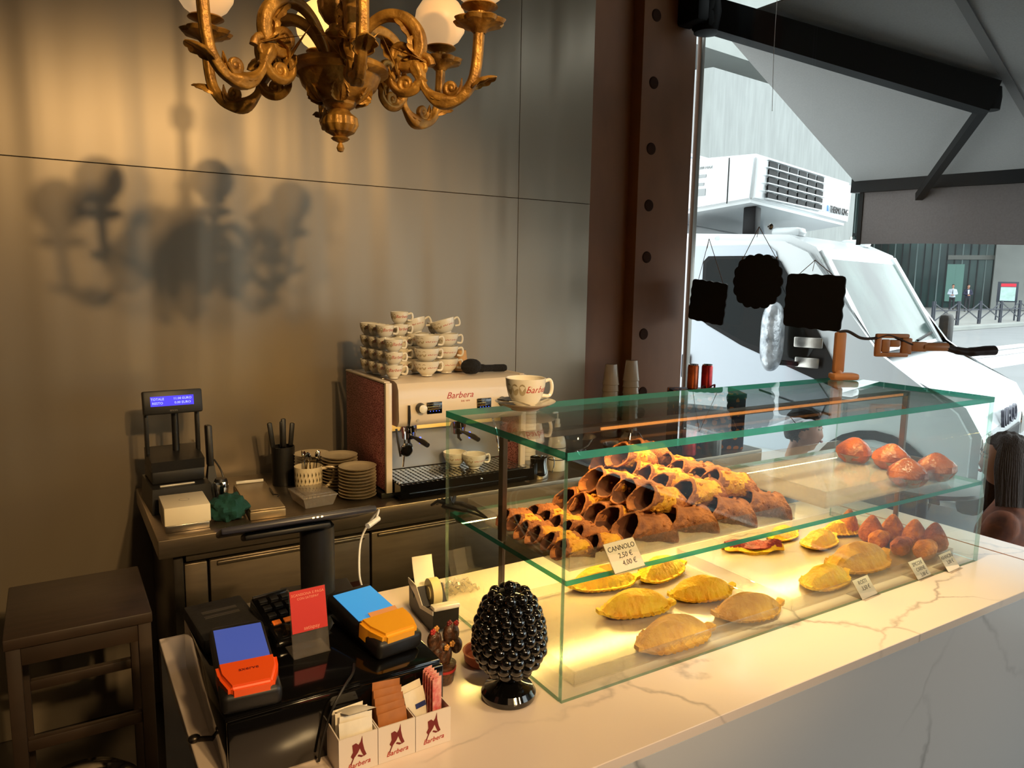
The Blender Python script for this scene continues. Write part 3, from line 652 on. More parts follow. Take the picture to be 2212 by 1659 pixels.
dt = obj('drip_tray', mb(prism(NB(), [(2.408, .915), (2.412, .962), (2.620, .966), (2.620, .915)], 1.03, 1.60, Matrix(((0, 0, 1, 0), (1, 0, 0, 0), (0, 1, 0, 0), (0, 0, 0, 1))))), M['black_gloss'], em)
bm = NB()
for q in range(27): box(bm, (1.04+.02*q, 2.515, .9675), (.012, .19, .004))
for q in range(9): box(bm, (1.30, 2.424+.0228*q, .9670), (.54, .006, .003))
obj('grate', mb(bm), M['chrome'], dt)
obj('trim_strip', mb(box(NB(), (1.315, 2.4055, .928), (.50, .004, .007))), M['chrome'], dt)
obj('badge', mb(ball(NB(), (1.36, 2.407, .948), (.005, .002, .005), 12, 8)), M['chrome'], dt)
# black cloth brush on top of the machine, paper cups
bm = NB(); ball(bm, (0, 0, .026), (.034, .028, .026), 20, 12, fn=lambda q: q*(1+.07*math.sin(9*q.x+7*q.y)*math.cos(8*q.z))); tube(bm, smooth_path([(.01, 0, .020), (.05, 0, .017), (.09, .005, .015), (.13, .0, .014)]), [.014]*6+[.012]*6+[.013]*6+[.010], 10)
o = obj('towel', bm, mk('black_cloth', (16, 14, 14), .95, bump=.6, scale=120)); o.location = (1.385, 2.545, ZM+.0008); o.rotation_euler = (0, 0, R(2)); o.scale = (1.25, 1.2, 1.15); tag(o, 'black rolled cloth lying before the cups on the machine', 'cloth')
mk('kraft', (206, 156, 98), .7); mk('white_paper', (228, 218, 200), .7, var=.04, scale=30)
def papercup(loc, m, label, n, h=.07, r1=.03, r2=.022, step=.012):
    t = thing('paper_cup_stack', label, 'paper cups', loc)
    for i in range(n):
        bm = lathe(NB(), [(r1, 0), (r1+.001, .002), (r2, h), (r2-.002, h), (0, h-.002)], 28, TR(0, 0, i*step)); lathe(bm, [(r1, 0), (r1-.0015, .0002), (0, h*.4)], 28, TR(0, 0, i*step))
        obj('paper_cup', bm, m, t)
    return t
papercup((1.402, 2.665, ZM+.001), M['kraft'], 'brown paper cups upside down behind the cloth on the machine', 2)
papercup((1.715, 2.64, ZB+.001), M['white_paper'], 'tall stack of white paper cups right of the machine', 14, .09, .036, .026, .018)
M['cupclear'] = glass('cup_plastic', (235, 225, 210), 1.45, .12, film=.5, filmcol=(225, 205, 180))
for i, (px, py_, n) in enumerate(((1313, 935, 13), (1350, 930, 13))):
    p = at(px, py_, 'z', ZB)
    p = (2.445, 2.985, ZB+.001) if i == 0 else (2.555, 2.955, ZB+.001)
    t = thing('plastic_cup_tower', ['shorter tower of clear plastic cups by the steel column', 'taller tower of clear plastic cups nearest the steel column'][i], 'plastic cups', p, 0, 'plastic cup towers')
    for q in range(9):
        bm = lathe(NB(), [(.043, 0), (.044, .003), (.042, .006), (.030, .105), (0, .106)], 28, TR(0, 0, q*.034+(.018 if i else 0))); obj('plastic_cup', bm, M['cupclear'], t)
    obj('plastic_cup', lathe(NB(), [(.043, 0), (.044, .003), (.032, .10), (0, .101)], 28, TR(0, 0, 0)), M['plastic'], t)
# steel pitcher, syrup bottle, bowls and pans behind the case
pt = thing('milk_pitcher', 'small stainless milk pitcher right of the espresso machine', 'pitcher', (1.665, 2.475, ZB+.0005))
obj('pitcher_body', lathe(NB(), [(0, 0), (.040, 0), (.042, .004), (.041, .03), (.034, .06), (.036, .085), (.0345, .085), (.032, .06), (.039, .03), (.038, .006), (0, .005)], 36, fn=lambda a, z: 1+(.18*max(0, math.cos(a-3.4))**8 if z > .07 else 0)), M['chrome'], pt)
obj('handle', tube(NB(), smooth_path([(.033, -.008, .078), (.060, -.014, .080), (.066, -.016, .05), (.058, -.014, .015)]), .004, 8, flat=.5), M['chrome'], pt)
bt = thing('syrup_bottle', 'white plastic bottle with dark bands behind the milk pitcher', 'bottle', (1.80, 2.54, ZB+.0005))
obj('bottle_body', lathe(NB(), [(0, 0), (.036, 0), (.038, .004), (.038, .05), (.037, .054), (.038, .058), (.038, .115), (.033, .14), (.014, .165), (.013, .20), (0, .20)], 32), M['porcelain'], bt)
for z in (.048, .098): obj('band', lathe(NB(), [(.0384, z), (.0388, z), (.0388, z+.004), (.0384, z+.004)], 32), M['ink'], bt)
obj('pump', tube(lathe(NB(), [(0, .2005), (.010, .2005), (.010, .22), (.003, .222), (.003, .25), (0, .25)], 16), [(0, 0, .248), (-.03, -.01, .250)], .004, 8), M['white_paint'], bt)
def bowl(loc, r, h, label, m='steel', cat='bowl'):
    o = obj('metal_bowl', lathe(NB(), [(0, 0), (r*.5, 0), (r*.8, h*.4), (r, h), (r+.004, h+.001), (r-.002, h-.002), (r*.78, h*.42), (r*.48, .004), (0, .004)], 40), M[m]); o.location = loc; return tag(o, label, cat, 'steel bowls behind the display case')
bowl((2.02, 2.56, ZB+.0005), .085, .045, 'wide steel bowl behind the cannoli tray, left one', 'chrome')
bowl((2.20, 2.62, ZB+.0005), .07, .055, 'steel bowl right of the wide bowl on the back counter')
bowl((2.12, 2.83, ZB+.0005), .09, .06, 'deep steel bowl against the metal wall', 'chrome')
bowl((2.375, 2.56, ZB+.0005), .06, .05, 'small steel bowl beside the flowered box', 'chrome')
kt = thing('steel_kettle', 'small rounded steel sugar pot with knobbed lid behind the case', 'pot', (2.37, 2.72, ZB+.0005))
obj('pot_body', lathe(NB(), [(0, 0), (.04, 0), (.055, .02), (.055, .05), (.04, .07), (0, .07)], 32), M['chrome'], kt)
obj('lid', lathe(NB(), [(.041, .0702), (.035, .078), (.008, .084), (.009, .094), (.004, .10), (0, .10)], 28), M['chrome'], kt)
# flowered box with cans
flo = mat('floral_print', (38, 34, 62), .5); _n = flo.node_tree; _tc = _n.nodes.new('ShaderNodeTexCoord'); _v = _n.nodes.new('ShaderNodeTexVoronoi'); _v.inputs['Scale'].default_value = 26; _v.inputs['Randomness'].default_value = .6
_nz = _n.nodes.new('ShaderNodeTexNoise'); _nz.inputs['Scale'].default_value = 60; _ad = _n.nodes.new('ShaderNodeMath'); _ad.operation = 'MULTIPLY_ADD'; _ad.inputs[1].default_value = .35
_rr = _n.nodes.new('ShaderNodeValToRGB'); _rr.color_ramp.interpolation = 'CONSTANT'; _rr.color_ramp.elements[0].color = lin((214, 120, 40)); _rr.color_ramp.elements[1].position = .50; _rr.color_ramp.elements[1].color = lin((34, 32, 60))
_n.links.new(_tc.outputs['Object'], _v.inputs[0]); _n.links.new(_tc.outputs['Object'], _nz.inputs[0]); _n.links.new(_nz.outputs[0], _ad.inputs[0]); _n.links.new(_v.outputs[0], _ad.inputs[2]); _n.links.new(_ad.outputs[0], _rr.inputs[0]); _n.links.new(_rr.outputs[0], _n.nodes['Principled BSDF'].inputs[0])
fb = thing('flowered_box', 'navy gift box printed with orange flowers by the window', 'box', (2.735, 2.60, ZB+.0005), R(-28))
obj('box_body', box(NB(), (0, 0, .125), (.33, .20, .25), .004), flo, fb)
obj('box_lid', box(NB(), (0, 0, .262), (.336, .206, .026), .004), flo, fb)
obj('ribbon', tube(NB(), smooth_path([(-.05, -.06, .276), (-.02, -.02, .30), (0, 0, .28), (.03, -.02, .305), (.05, .03, .276)]), .006, 8, flat=.3), M['dark_red_ink'], fb)
for i, (px, col_n, rgb) in enumerate(((1560, 'orange', (196, 92, 40)), (1583, 'red', (186, 34, 36)))):
    p = at(px, 840, 'y', 2.64 if i else 2.70)
    t = thing('drink_can', '%s slim drink can standing on the flowered box' % col_n, 'can', (2.70+.06*i, 2.66-.035*i, ZB+.2762), 0, 'drink cans by the window')
    obj('can_body', lathe(NB(), [(0, .002), (.022, 0), (.027, .006), (.027, .112), (.024, .12), (0, .12)], 32), mk('can_%s' % col_n, rgb, .3, .5, var=.3, scale=30), t)
    obj('can_lid', lathe(NB(), [(.0235, .1202), (.0245, .124), (.023, .124), (.022, .1215), (0, .1215)], 32), M['chrome'], t)
for i, (x, y, m_, lb2, h) in enumerate(((2.48, 2.33, 'can_red', 'red drink can standing before the flowered box', .115), )):
    t = thing('drink_can', lb2, 'can', (2.505, 2.47, ZB+.0005)); obj('can_body', lathe(NB(), [(0, .002), (.026, 0), (.033, .006), (.033, h), (.029, h+.008), (0, h+.008)], 32), M[m_], t)
    obj('can_lid', lathe(NB(), [(.0285, h+.0082), (.0295, h+.012), (.028, h+.012), (.027, h+.0095), (0, h+.0095)], 32), M['chrome'], t)
cs = thing('steel_canister', 'round steel canister with shiny lid behind the case', 'canister', (2.62, 2.44, ZB+.0005))
obj('canister_body', lathe(NB(), [(0, 0), (.045, 0), (.046, .003), (.046, .10), (0, .10)], 36), M['steel'], cs)
obj('lid', lathe(NB(), [(.046, .1002), (.049, .101), (.049, .108), (.02, .113), (.006, .114), (.006, .122), (0, .123)], 36), M['chrome'], cs)
# ================================================================== LEFT END OF THE BACK COUNTER
pr_ = thing('receipt_printer', 'black till printer with blue customer display on a stand', 'printer', (.345, 2.80, ZB+.0005), R(2))
obj('printer_body', box(frus(NB(), (0, 0, 0), (.195, .25), (.185, .235), .085), (0, .03, .11), (.17, .17, .05), .006), M['black'], pr_)
obj('paper_slot', box(NB(), (-.01, -.085, .0865), (.11, .012, .004), .001), M['porcelain'], pr_)
obj('printer_cover', prism(NB(), [(-.06, .13), (-.065, .165), (.07, .19), (.09, .19), (.09, .13)], -.085, .085, Matrix(((0, 0, 1, 0), (1, 0, 0, 0), (0, 1, 0, 0), (0, 0, 0, 1)))), M['black'], pr_)
for s_ in (-1, 1): obj('upright', box(NB(), (s_*.083, .03, .27), (.012, .03, .20), .003), M['black'], pr_)
obj('display_pole', lathe(NB(), [(.012, .18), (.012, .32), (.0, .32)], 16, TR(.01, .03, 0)), M['black'], pr_)
dh = obj('display_head', box(NB(), (0, 0, 0), (.19, .035, .082), .006, TR(0, .0, .36, rx=R(-8))), M['black'], pr_)
M['lcd'] = mat('lcd_blue', (38, 36, 235), .4, emit=1.0); M['lcd_txt'] = mat('lcd_text', (150, 165, 255), .4, emit=1.6)
obj('screen', box(NB(), (-.003, -.0180, .004), (.138, .002, .034), 0, TR(0, 0, .36, rx=R(-8))), M['lcd'], dh)
bm = NB()
for z, a, b in ((.011, 'TOTALE', '11.00 EURO'), (-.003, 'RESTO', '0.00 EURO')):
    T2 = TR(0, 0, .36, rx=R(-8)) @ Matrix.Translation((0, -.0192, z)) @ frame((1, 0, 0), (0, 0, 1))
    text(bm, a, .0115, T2 @ TR(-.050, 0, 0), .0006); text(bm, b, .0115, T2 @ TR(.030, 0, 0), .0006)
obj('lettering', bm, M['lcd_txt'], dh, smooth=0)
bm = NB(); text(bm, 'EPSON', .008, TR(0, 0, .36, rx=R(-8)) @ Matrix.Translation((0, -.0182, -.030)) @ frame((1, 0, 0), (0, 0, 1)), .0006); text(bm, 'EPSON', .010, Matrix.Translation((-.05, -.1232, .055)) @ frame((1, 0, 0), (0, 0, 1)), .0006); obj('lettering', bm, mk('grey_ink', (120, 112, 104), .5), dh, smooth=0)
hs = thing('card_terminal', 'black handset standing upright on the right of the till printer', 'handset', (.462, 2.80, ZB+.0005))
obj('handset_body', box(NB(), (0, 0, .19), (.02, .05, .15), .006, TR(rx=R(-6))), M['black'], hs); obj('stand', box(frus(NB(), (0, 0, 0), (.05, .07), (.02, .03), .12), (0, 0, .005), (.05, .07, .01)), M['black'], hs)
obj('cable', tube(NB(), smooth_path([(.012, 0, .14), (.03, -.03, .10), (.035, -.05, .05), (.02, -.07, .004)]), .003, 6), M['black'], hs)
nb = thing('napkin_box', 'white box of paper napkins at the left end of the back counter', 'box', (.333, 2.535, ZB+.0005), R(-1))
obj('box_base', box(NB(), (0, 0, .011), (.128, .15, .022), .002), M['steel'], nb)
obj('box_body', box(NB(), (0, 0, .052), (.135, .16, .058), .003), mk('napkin', (238, 222, 188), .7, var=.03, scale=8), nb)
bm = lathe(NB(), [(.014, .0812), (.0145, .0816), (.0155, .0816), (.016, .0812)], 28); obj('round_print', bm, M['beige_print'], nb)
# green cloth
bm = NB(); ball(bm, (0, 0, .030), (.058, .05, .034), 32, 20, fn=lambda q: q*(1+.13*math.sin(5*q.x+3)*math.sin(6*q.z+1)+.09*math.sin(11*q.x)*math.cos(7*q.y)+.05*math.sin(17*q.x+9*q.z)))
for v in bm.verts: v.co.z = max(v.co.z, .0005)
o = obj('towel', bm, mk('green_cloth', (14, 66, 58), .9, var=.15, scale=60, bump=.3)); o.location = (.466, 2.515, ZB+.0005); o.scale = (1.05, 1.0, 1.35); tag(o, 'crumpled dark green cloth beside the napkin box', 'cloth')
jg = thing('steel_shaker', 'small steel cocoa shaker with dark lid behind the green cloth', 'shaker', (.468, 2.655, ZB+.0005))
obj('shaker_body', lathe(NB(), [(0, 0), (.022, 0), (.024, .003), (.022, .05), (.026, .075), (.022, .095), (0, .095)], 28), M['chrome'], jg); obj('lid', lathe(NB(), [(.0225, .0952), (.018, .105), (0, .106)], 28), M['black'], jg)
tb = thing('metal_case', 'flat grey metal case with pale back edge beside the cloth', 'case', (.588, 2.64, ZB+.0005), R(-3))
obj('case_body', box(NB(), (0, 0, .014), (.115, .36, .028), .003), mk('champagne', (158, 140, 112), .35, .6), tb)
obj('case_lid', box(NB(), (0, 0, .0315), (.112, .355, .006), .002), M['champagne'], tb)
obj('edge_strip', box(NB(), (0, .17, .040), (.098, .012, .010), .002), M['porcelain'], tb)
obj('strap', box(NB(), (-.066, -.02, .012), (.008, .20, .012), .003), M['black'], tb)
gl = obj('spectacles', tube(tube(NB(), [(0, 0, .004), (.004, .04, .004), (.006, .08, .006)], .002, 6), smooth_path([(0, 0, .004), (.012, -.02, .006), (.004, -.04, .006)]), .002, 6), M['black']); gl.location = (.632, 2.60, ZB+.036); tag(gl, 'thin black wire temple lying on the grey metal case', 'glasses')
kh = thing('utensil_holder', 'black upright holder of knives beside the patterned mug', 'holder', (.735, 2.86, ZB+.0005))
obj('holder_body', lathe(NB(), [(0, 0), (.042, 0), (.044, .15), (.041, .15), (.039, .005), (0, .005)], 32), M['black'], kh)
for i, (x, y, tx, ty, ln) in enumerate(((-.02, 0, -.12, 0, .24), (.0, -.01, .02, -.05, .25), (.018, .01, .1, 0, .23), (0, .018, 0, .06, .24))):
    k_ = thing('kitchen_knife', 'knife standing in the black holder, %s' % ['leftmost with black handle', 'front one with shiny bolster', 'rightmost one', 'rear one'][i], 'knife', (.735+x, 2.86+y, ZB+.008), 0, 'knives in the black holder', rot=(ty, tx, 0))
    obj('blade', box(NB(), (0, 0, .07), (.012, .002, .14)), M['chrome'], k_); obj('handle', box(NB(), (0, 0, .14+(ln-.14)/2), (.018, .014, ln-.14), .005), M['black'], k_)
mg = thing('patterned_mug', 'white mug with dark leaf pattern holding teaspoons', 'mug', (.785, 2.700, ZB+.0005)); mg.scale = (1.25, 1.25, 1.2)
obj('mug_body', lathe(NB(), [(0, 0), (.036, 0), (.039, .004), (.041, .085), (.039, .085), (.037, .008), (0, .006)], 36), mat('mug_glaze', (226, 208, 172), .25), mg)
obj('handle', tube(NB(), smooth_path([(.037, -.01, .074), (.068, -.02, .078), (.070, -.02, .045), (.052, -.015, .018), (.037, -.01, .014)], 5), .0045, 8), MATS['mug_glaze'], mg)
bm = NB()
for k in range(11):
    a0 = -3.0+k*.28
    for q in range(3):
        aa = a0+.08*(q % 2); z0 = .028+q*.018; r_ = .0412
        P = [(r_*math.cos(aa+d), r_*math.sin(aa+d), z0+e) for d, e in ((0, -.008), (.07, 0), (0, .009), (-.03, 0))]; bm.faces.new([bm.verts.new(Vector(p)) for p in P])
obj('leaf_pattern', bm, mk('olive_ink', (84, 72, 44), .4), mg, smooth=0)
for i in range(5):
    a = i*1.3; s_ = thing('teaspoon', 'steel teaspoon standing in the patterned mug, %s' % ['at its right', 'at its rear', 'at its left', 'at its front', 'leaning outward'][i], 'spoon', (.785+.016*math.cos(a), 2.700+.016*math.sin(a), ZB+.012), 0, 'teaspoons in the mug', rot=(-.16*math.sin(a), .16*math.cos(a), a))
    obj('spoon_handle', tube(NB(), [(0, 0, 0), (0, 0, .115)], [.0025, .003], 6), M['chrome'], s_); obj('spoon_bowl', ball(NB(), (0, 0, .130), (.011, .003, .017), 12, 8), M['chrome'], s_)
ct = thing('plastic_container', 'clear plastic food container in front of the mug', 'container', (.762, 2.575, ZB+.0005), R(4))
obj('container_body', frus(NB(), (0, 0, 0), (.10, .13), (.122, .152), .036), M['plastic'], ct); obj('lid', box(box(NB(), (0, 0, .039), (.128, .158, .005), .002), (0, 0, .043), (.09, .12, .003), .001), M['plastic'], ct)
# ================================================================== TILL ON THE MARBLE COUNTER
tl = thing('cash_drawer', 'large glossy black cash drawer at the left end of the marble counter', 'cash drawer', (.36, 1.27, ZC+.0005))
obj('drawer_body', box(NB(), (0, .01, .052), (.352, .39, .104), .003), M['black_gloss'], tl)
dfr = obj('drawer_front', box(NB(), (0, -.192, .050), (.35, .012, .098), .002), M['black_gloss'], tl)
obj('lock', lathe(NB(), [(0, 0), (.008, 0), (.008, .004), (0, .004)], 18, TR(.03, -.198, .06, rx=R(90))), M['steel'], dfr)
cb = obj('cable', tube(NB(), smooth_path([(.400, 1.135, ZC+.108), (.385, 1.10, ZC+.112), (.360, 1.068, ZC+.112), (.335, 1.056, ZC+.085), (.322, 1.060, ZC+.04), (.315, 1.062, ZC+.004)]), .0022, 6), M['black']); tag(cb, 'thin dark cable hanging over the front of the cash drawer', 'cable')
ZD = ZC+.1055
ts = thing('till_tablet', 'black till tablet on a thick round column, screen turned to the staff', 'tablet', (.435, 1.445, ZD), R(-6))
obj('foot', box(NB(), (0, -.02, .004), (.14, .13, .008), .004), M['black'], ts)
obj('column', lathe(NB(), [(0, .008), (.034, .008), (.034, .145), (.03, .15), (0, .15)], 36, TR(.0, .0, 0)), M['black'], ts)
TT = TR(-.045, -.015, .163, rx=R(-20), ry=R(-2))
tbb = obj('tablet_body', box(NB(), (0, 0, 0), (.285, .19, .013), .005, TT), mk('slate_plastic', (44, 44, 54), .35), ts)
obj('screen', box(NB(), (0, 0, .0072), (.265, .17, .0015), 0, TT), M['black_gloss'], tbb)
obj('bracket', box(NB(), (-.02, 0, -.014), (.16, .10, .014), .005, TT), M['black'], ts)
for q in range(3): obj('button', box(NB(), (.02+q*.008, -.0958, .0), (.004, .002, .003), 0, TT), M['steel'], tbb)
wc = obj('cable', tube(NB(), smooth_path([(.528, 1.36, 1.222), (.55, 1.40, 1.228), (.565, 1.46, 1.20), (.545, 1.49, 1.14), (.525, 1.45, 1.082), (.515, 1.40, 1.062)]), .0022, 6), M['white_paint']); tag(wc, 'white charging cable looping from the till tablet', 'cable')
pl = obj('plug', tube(NB(), [(.505, 1.345, 1.218), (.535, 1.362, 1.224)], [.006, .005], 8), M['white_paint'], None); pl.parent = wc
# flat black printer with embossed lettering at the rear left
fp = thing('label_printer', 'flat matt black box with faint lettering at the rear left of the drawer', 'printer', (.238, 1.375, ZD), R(4))
obj('printer_body', box(NB(), (0, 0, .0135), (.105, .16, .027), .005), M['black_matte'], fp)
bm = NB()
for q in range(2): box(bm, (0, .03-.022*q, .0272), (.062, .010, .0008), .0003)
obj('embossed_mark', bm, mk('dark_grey_ink', (52, 48, 44), .5), fp)
def terminal(name, label, loc, rz, colr, ckey, scr, L_=.175, W_=.08):
    t = thing(name, label, 'card reader', loc, rz)
    TQ = TR(0, 0, .028, rx=R(7))
    obj('reader_body', box(NB(), (0, 0, 0), (W_, L_, .034), .010, TQ, 3), M['black'], t)
    obj('stand', frus(NB(), (0, .01, 0), (W_*.8, L_*.75), (W_*.9, L_*.8), .014), M['black'], t)
    obj('screen', box(NB(), (0, L_*.16, .0176), (W_*.86, L_*.50, .0012), 0, TQ), scr, t)
    hd = prism(NB(), [(-W_*.50, -L_*.30), (-W_*.36, -L_*.49), (W_*.36, -L_*.49), (W_*.50, -L_*.30), (W_*.52, -L_*.14), (-W_*.52, -L_*.14)][::1], -.008, .030, TQ)
    bmesh.ops.bevel(hd, geom=list(hd.edges), offset=.006, segments=3, affect='EDGES')
    obj('printer_lid', hd, mk(ckey, colr, .35, coat=.2), t)
    return t, TQ
scr1 = mat('screen_blue', (70, 92, 190), .15, emit=.35); scr2 = mat('screen_cyan', (60, 140, 205), .15, emit=.75)
t1, TQ1 = terminal('card_reader', 'card reader with orange front cover at the front left of the drawer', (.232, 1.178, ZD), R(-5), (236, 84, 24), 'orange_plastic', scr1, .20, .088)
bm = NB(); text(bm, 'axerve', .011, TQ1 @ TR(0, -.058, .0306), .0004); obj('lettering', bm, M['dark_red_ink'], t1, smooth=0)
t2, TQ2 = terminal('card_reader', 'card reader with yellow front cover at the right of the drawer', (.468, 1.225, ZD), R(8), (240, 168, 36), 'yellow_plastic', scr2, .20, .090)
obj('receipt', box(NB(), (.005, -.026, .033), (.055, .028, .001), 0, TQ2 @ TR(rx=R(14))), mk('receipt_paper', (214, 150, 96), .7), t2)
kp = thing('keypad', 'black card keypad with three orange keys in the middle of the drawer', 'keypad', (.330, 1.318, ZD), R(8))
TK = TR(0, 0, .022, rx=R(16))
obj('keypad_body', box(NB(), (0, 0, 0), (.078, .13, .030), .008, TK), M['black_gloss'], kp)
kpr = None
for r_ in range(4):
    for c_ in range(3):
        kk = obj('key', box(NB(), ((c_-1)*.021, .045-r_*.022, .0162), (.015, .011, .003), .001, TK), mk('orange_key', (226, 108, 30), .4, emit=.15) if r_ == 3 and 'orange_key' not in M else (M['orange_key'] if r_ == 3 else M['black']), kp)
bm = NB(); text(bm, 'PAGO', .008, TK @ TR(.01, -.048, .0156), .0004); obj('lettering', bm, M['porcelain'], kp, smooth=0)
obj('rim', tube(NB(), [(-.034, .060, .016), (.030, .060, .016)], .0025, 6, TK), M['chrome'], kp)
# red sign in acrylic holder
sg = thing('red_sign', 'red payment sign in a clear acrylic holder on the drawer', 'sign', (.350, 1.205, ZD), R(2))
TS = TR(0, 0, 0, rx=R(80))
obj('acrylic_holder', box(box(NB(), (0, .055, -.002), (.064, .118, .002), 0, TS), (0, .022, .001), (.064, .05, .002)), M['acrylic'], sg)
sc = obj('sign_card', box(NB(), (0, .078, .0004), (.062, .072, .0012), 0, TS), mk('sign_red', (196, 46, 38), .5), sg)
bm = NB(); text(bm, 'SCANSIONA E PAGA', .0062, TS @ TR(0, .106, .0011), .0004); text(bm, 'CON SATISPAY', .0056, TS @ TR(0, .099, .0011), .0004); text(bm, 'satispay', .009, TS @ TR(.003, .048, .0011), .0004)
obj('lettering', bm, mk('pale_ink', (226, 150, 120), .5), sc, smooth=0)
# sugar box
sb = thing('sugar_box', 'white three-compartment sugar box with red emblem before the cash drawer', 'box', (.425, 1.048, ZC+.0005), R(-.5))
bw, bd, bh = .188, .070, .060
mk('white_card', (222, 208, 192), .5)
for i in range(3):
    x = (i-1)*bw/3
    bm = NB()
    for c, s in (((x, -bd/2, bh/2), (bw/3-.001, .002, bh)), ((x, bd/2, bh*.55), (bw/3-.001, .002, bh*1.1)), ((x, 0, .002), (bw/3-.001, bd-.002, .003))): box(bm, c, s)
    for s_ in (-1, 1): box(bm, (x+s_*(bw/6-.0015), 0, bh/2), (.0018, bd-.002, bh))
    cp = obj('compartment', bm, M['white_card'], sb)
    TF = Matrix.Translation((x, -bd/2-.0012, 0)) @ frame((1, 0, 0), (0, 0, 1))
    bm = NB()
    for poly in ([(-.010, .048), (-.004, .050), (.0, .046), (.003, .050), (.002, .040), (-.001, .034), (-.006, .028), (-.010, .026), (-.0125, .030), (-.009, .036)],
                 [(.003, .050), (.006, .059), (.0065, .048), (.009, .036), (.0125, .027), (.008, .025), (.004, .034), (.001, .042)],
                 [(-.009, .027), (-.0065, .028), (-.012, .016), (-.0135, .017)], [(-.002, .028), (.004, .0245), (.008, .0255), (.006, .027), (0, .030)]):
        prism(bm, poly, 0, .0004, TF @ TR(0, -.002, 0))
    obj('emblem', bm, M['dark_red_ink'], cp, smooth=0)
    bm = NB(); text(bm, 'Barbera', .0115, TF @ TR(0, .0125, .0002, rz=.06), .0004, .35); obj('lettering', bm, M['red_ink'], cp, smooth=0)
def packet(loc, rot, s, m, label, n='sugar_packet', grp='sugar packets'):
    def f(u, v):
        x = (u-.5)*s[0]; z = (v-.5)*s[1]; y = 0; return (x, y, z)
    bm = NB(); P0 = []
    for sg_ in (-1, 1):
        for i in range(7):
            for j in range(7):
                u, v = i/6, j/6; P0.append(bm.verts.new(((u-.5)*s[0], sg_*s[2]*(math.sin(math.pi*u)*math.sin(math.pi*v))**.6+sg_*.0002, (v-.5)*s[1])))
    for k in (0, 49):
        for i in range(6):
            for j in range(6): bm.faces.new((P0[k+i*7+j], P0[k+(i+1)*7+j], P0[k+(i+1)*7+j+1], P0[k+i*7+j+1]))
    o = obj(n, bm, m); o.location = loc; o.rotation_euler = rot; return tag(o, label, 'sugar packet', grp)
mk('packet_white', (236, 226, 206), .5, var=.04, scale=80); mk('packet_brown', (168, 104, 52), .5, var=.1, scale=60); mk('packet_red', (196, 50, 64), .5, rgb2=(226, 170, 150), scale=70)
for i in range(5):
    packet((.363+.002*(i % 2), 1.025+.0105*i, ZC+.046+.004*(i % 3)), (R(-6+3*i), R(4*(i % 2)), R(-3+2*i)), (.052, .062, .0035), M['packet_white'], 'white sugar packet in the left compartment, %s from its front' % NTH[i], grp='white packets')
packet((.368, 1.045, ZC+.083), (R(70), R(5), R(8)), (.046, .055, .004), M['packet_white'], 'white sugar packet lying flat across the left compartment')
for i in range(5):
    packet((.425+.001*i, 1.026+.0105*i, ZC+.042+.007*i), (R(-8), R(2*i-3), 0), (.048, .062, .0032), M['packet_brown'], 'brown sugar packet in the middle compartment, %s from its front' % NTH[i], grp='brown packets')
for i in range(2):
    packet((.474, 1.045+.012*i, ZC+.052+.006*i), (R(-10), R(-8), R(4)), (.036, .066, .003), M['packet_white'], 'white packet in the right compartment, %s' % ['front one with blue print', 'rear one'][i], grp='white packets')
o = obj('printed_label', box(NB(), (0, 0, 0), (.018, .0012, .008)), mk('blue_ink', (40, 52, 110), .5)); o.parent = bpy.data.objects[[x.name for x in bpy.data.objects if x.name.startswith('sugar_packet')][-2]]; o.location = (.006, -.0042, .006)
for i in range(10):
    bm = box(NB(), (0, 0, .05), (.016, .0016, .10), .0006, seg=1); o = obj('sweetener_stick', bm, M['packet_red'])
    o.location = (.498+(i % 2)*.004, 1.022+i*.0052, ZC+.006+.0008*i); o.rotation_euler = (R(-3+i), R(2-.5*i), R(10)); tag(o, 'slim red paper stick in the right compartment, %s from the front' % NTH[i], 'sugar stick', 'red paper sticks')
# black ceramic pinecone
mk('ceramic_black', (10, 9, 9), .10, coat=.8)
pc = thing('ceramic_pinecone', 'glossy black ceramic pinecone on a round foot beside the case', 'ornament', (.670, 1.078, ZC+.0005))
obj('foot', lathe(NB(), [(0, 0), (.048, 0), (.050, .004), (.050, .011), (.044, .020), (.028, .026), (.017, .034), (.014, .044), (.020, .050), (0, .052)], 40), M['ceramic_black'], pc)
core = [(0, .048), (.022, .050), (.042, .066), (.054, .092), (.055, .118), (.049, .150), (.035, .182), (.020, .200), (0, .206)]
obj('cone_body', lathe(NB(), core, 36), M['ceramic_black'], pc)
def core_r(z):
    for (r0, z0), (r1, z1) in zip(core, core[1:]):
        if z0 <= z <= z1: return r0+(r1-r0)*(z-z0)/(z1-z0+1e-9), math.atan2(z1-z0, r1-r0)
    return 0, 0
bd0 = None; row = 0; z = .058
while z < .207:
    r_, sl = core_r(z); n = max(1, int(2*math.pi*(r_+.004)/.0205))
    for i in range(n):
        a = 2*math.pi*(i+.5*(row % 2))/n
        if bd0 is None:
            bm = ball(NB(), (0, 0, 0), (.0118, .0118, .0118), 18, 12); bd0 = obj('bead', bm, M['ceramic_black'], pc); b_ = bd0
        else: b_ = bd0.copy(); C.objects.link(b_)
        b_.location = ((r_+.0035)*math.cos(a), (r_+.0035)*math.sin(a), z); b_.rotation_euler = (0, -max(0, sl-R(90))*.8, a)
    z += .0172 if z < .16 else .0155; row += 1
b_ = bd0.copy(); C.objects.link(b_); b_.location = (0, 0, .207)
bm = NB()
def wr(q):
    a = -1.35+q.x/.047; return Vector(((.0474+q.z)*math.cos(a), (.0474+q.z)*math.sin(a), .0072+q.y))
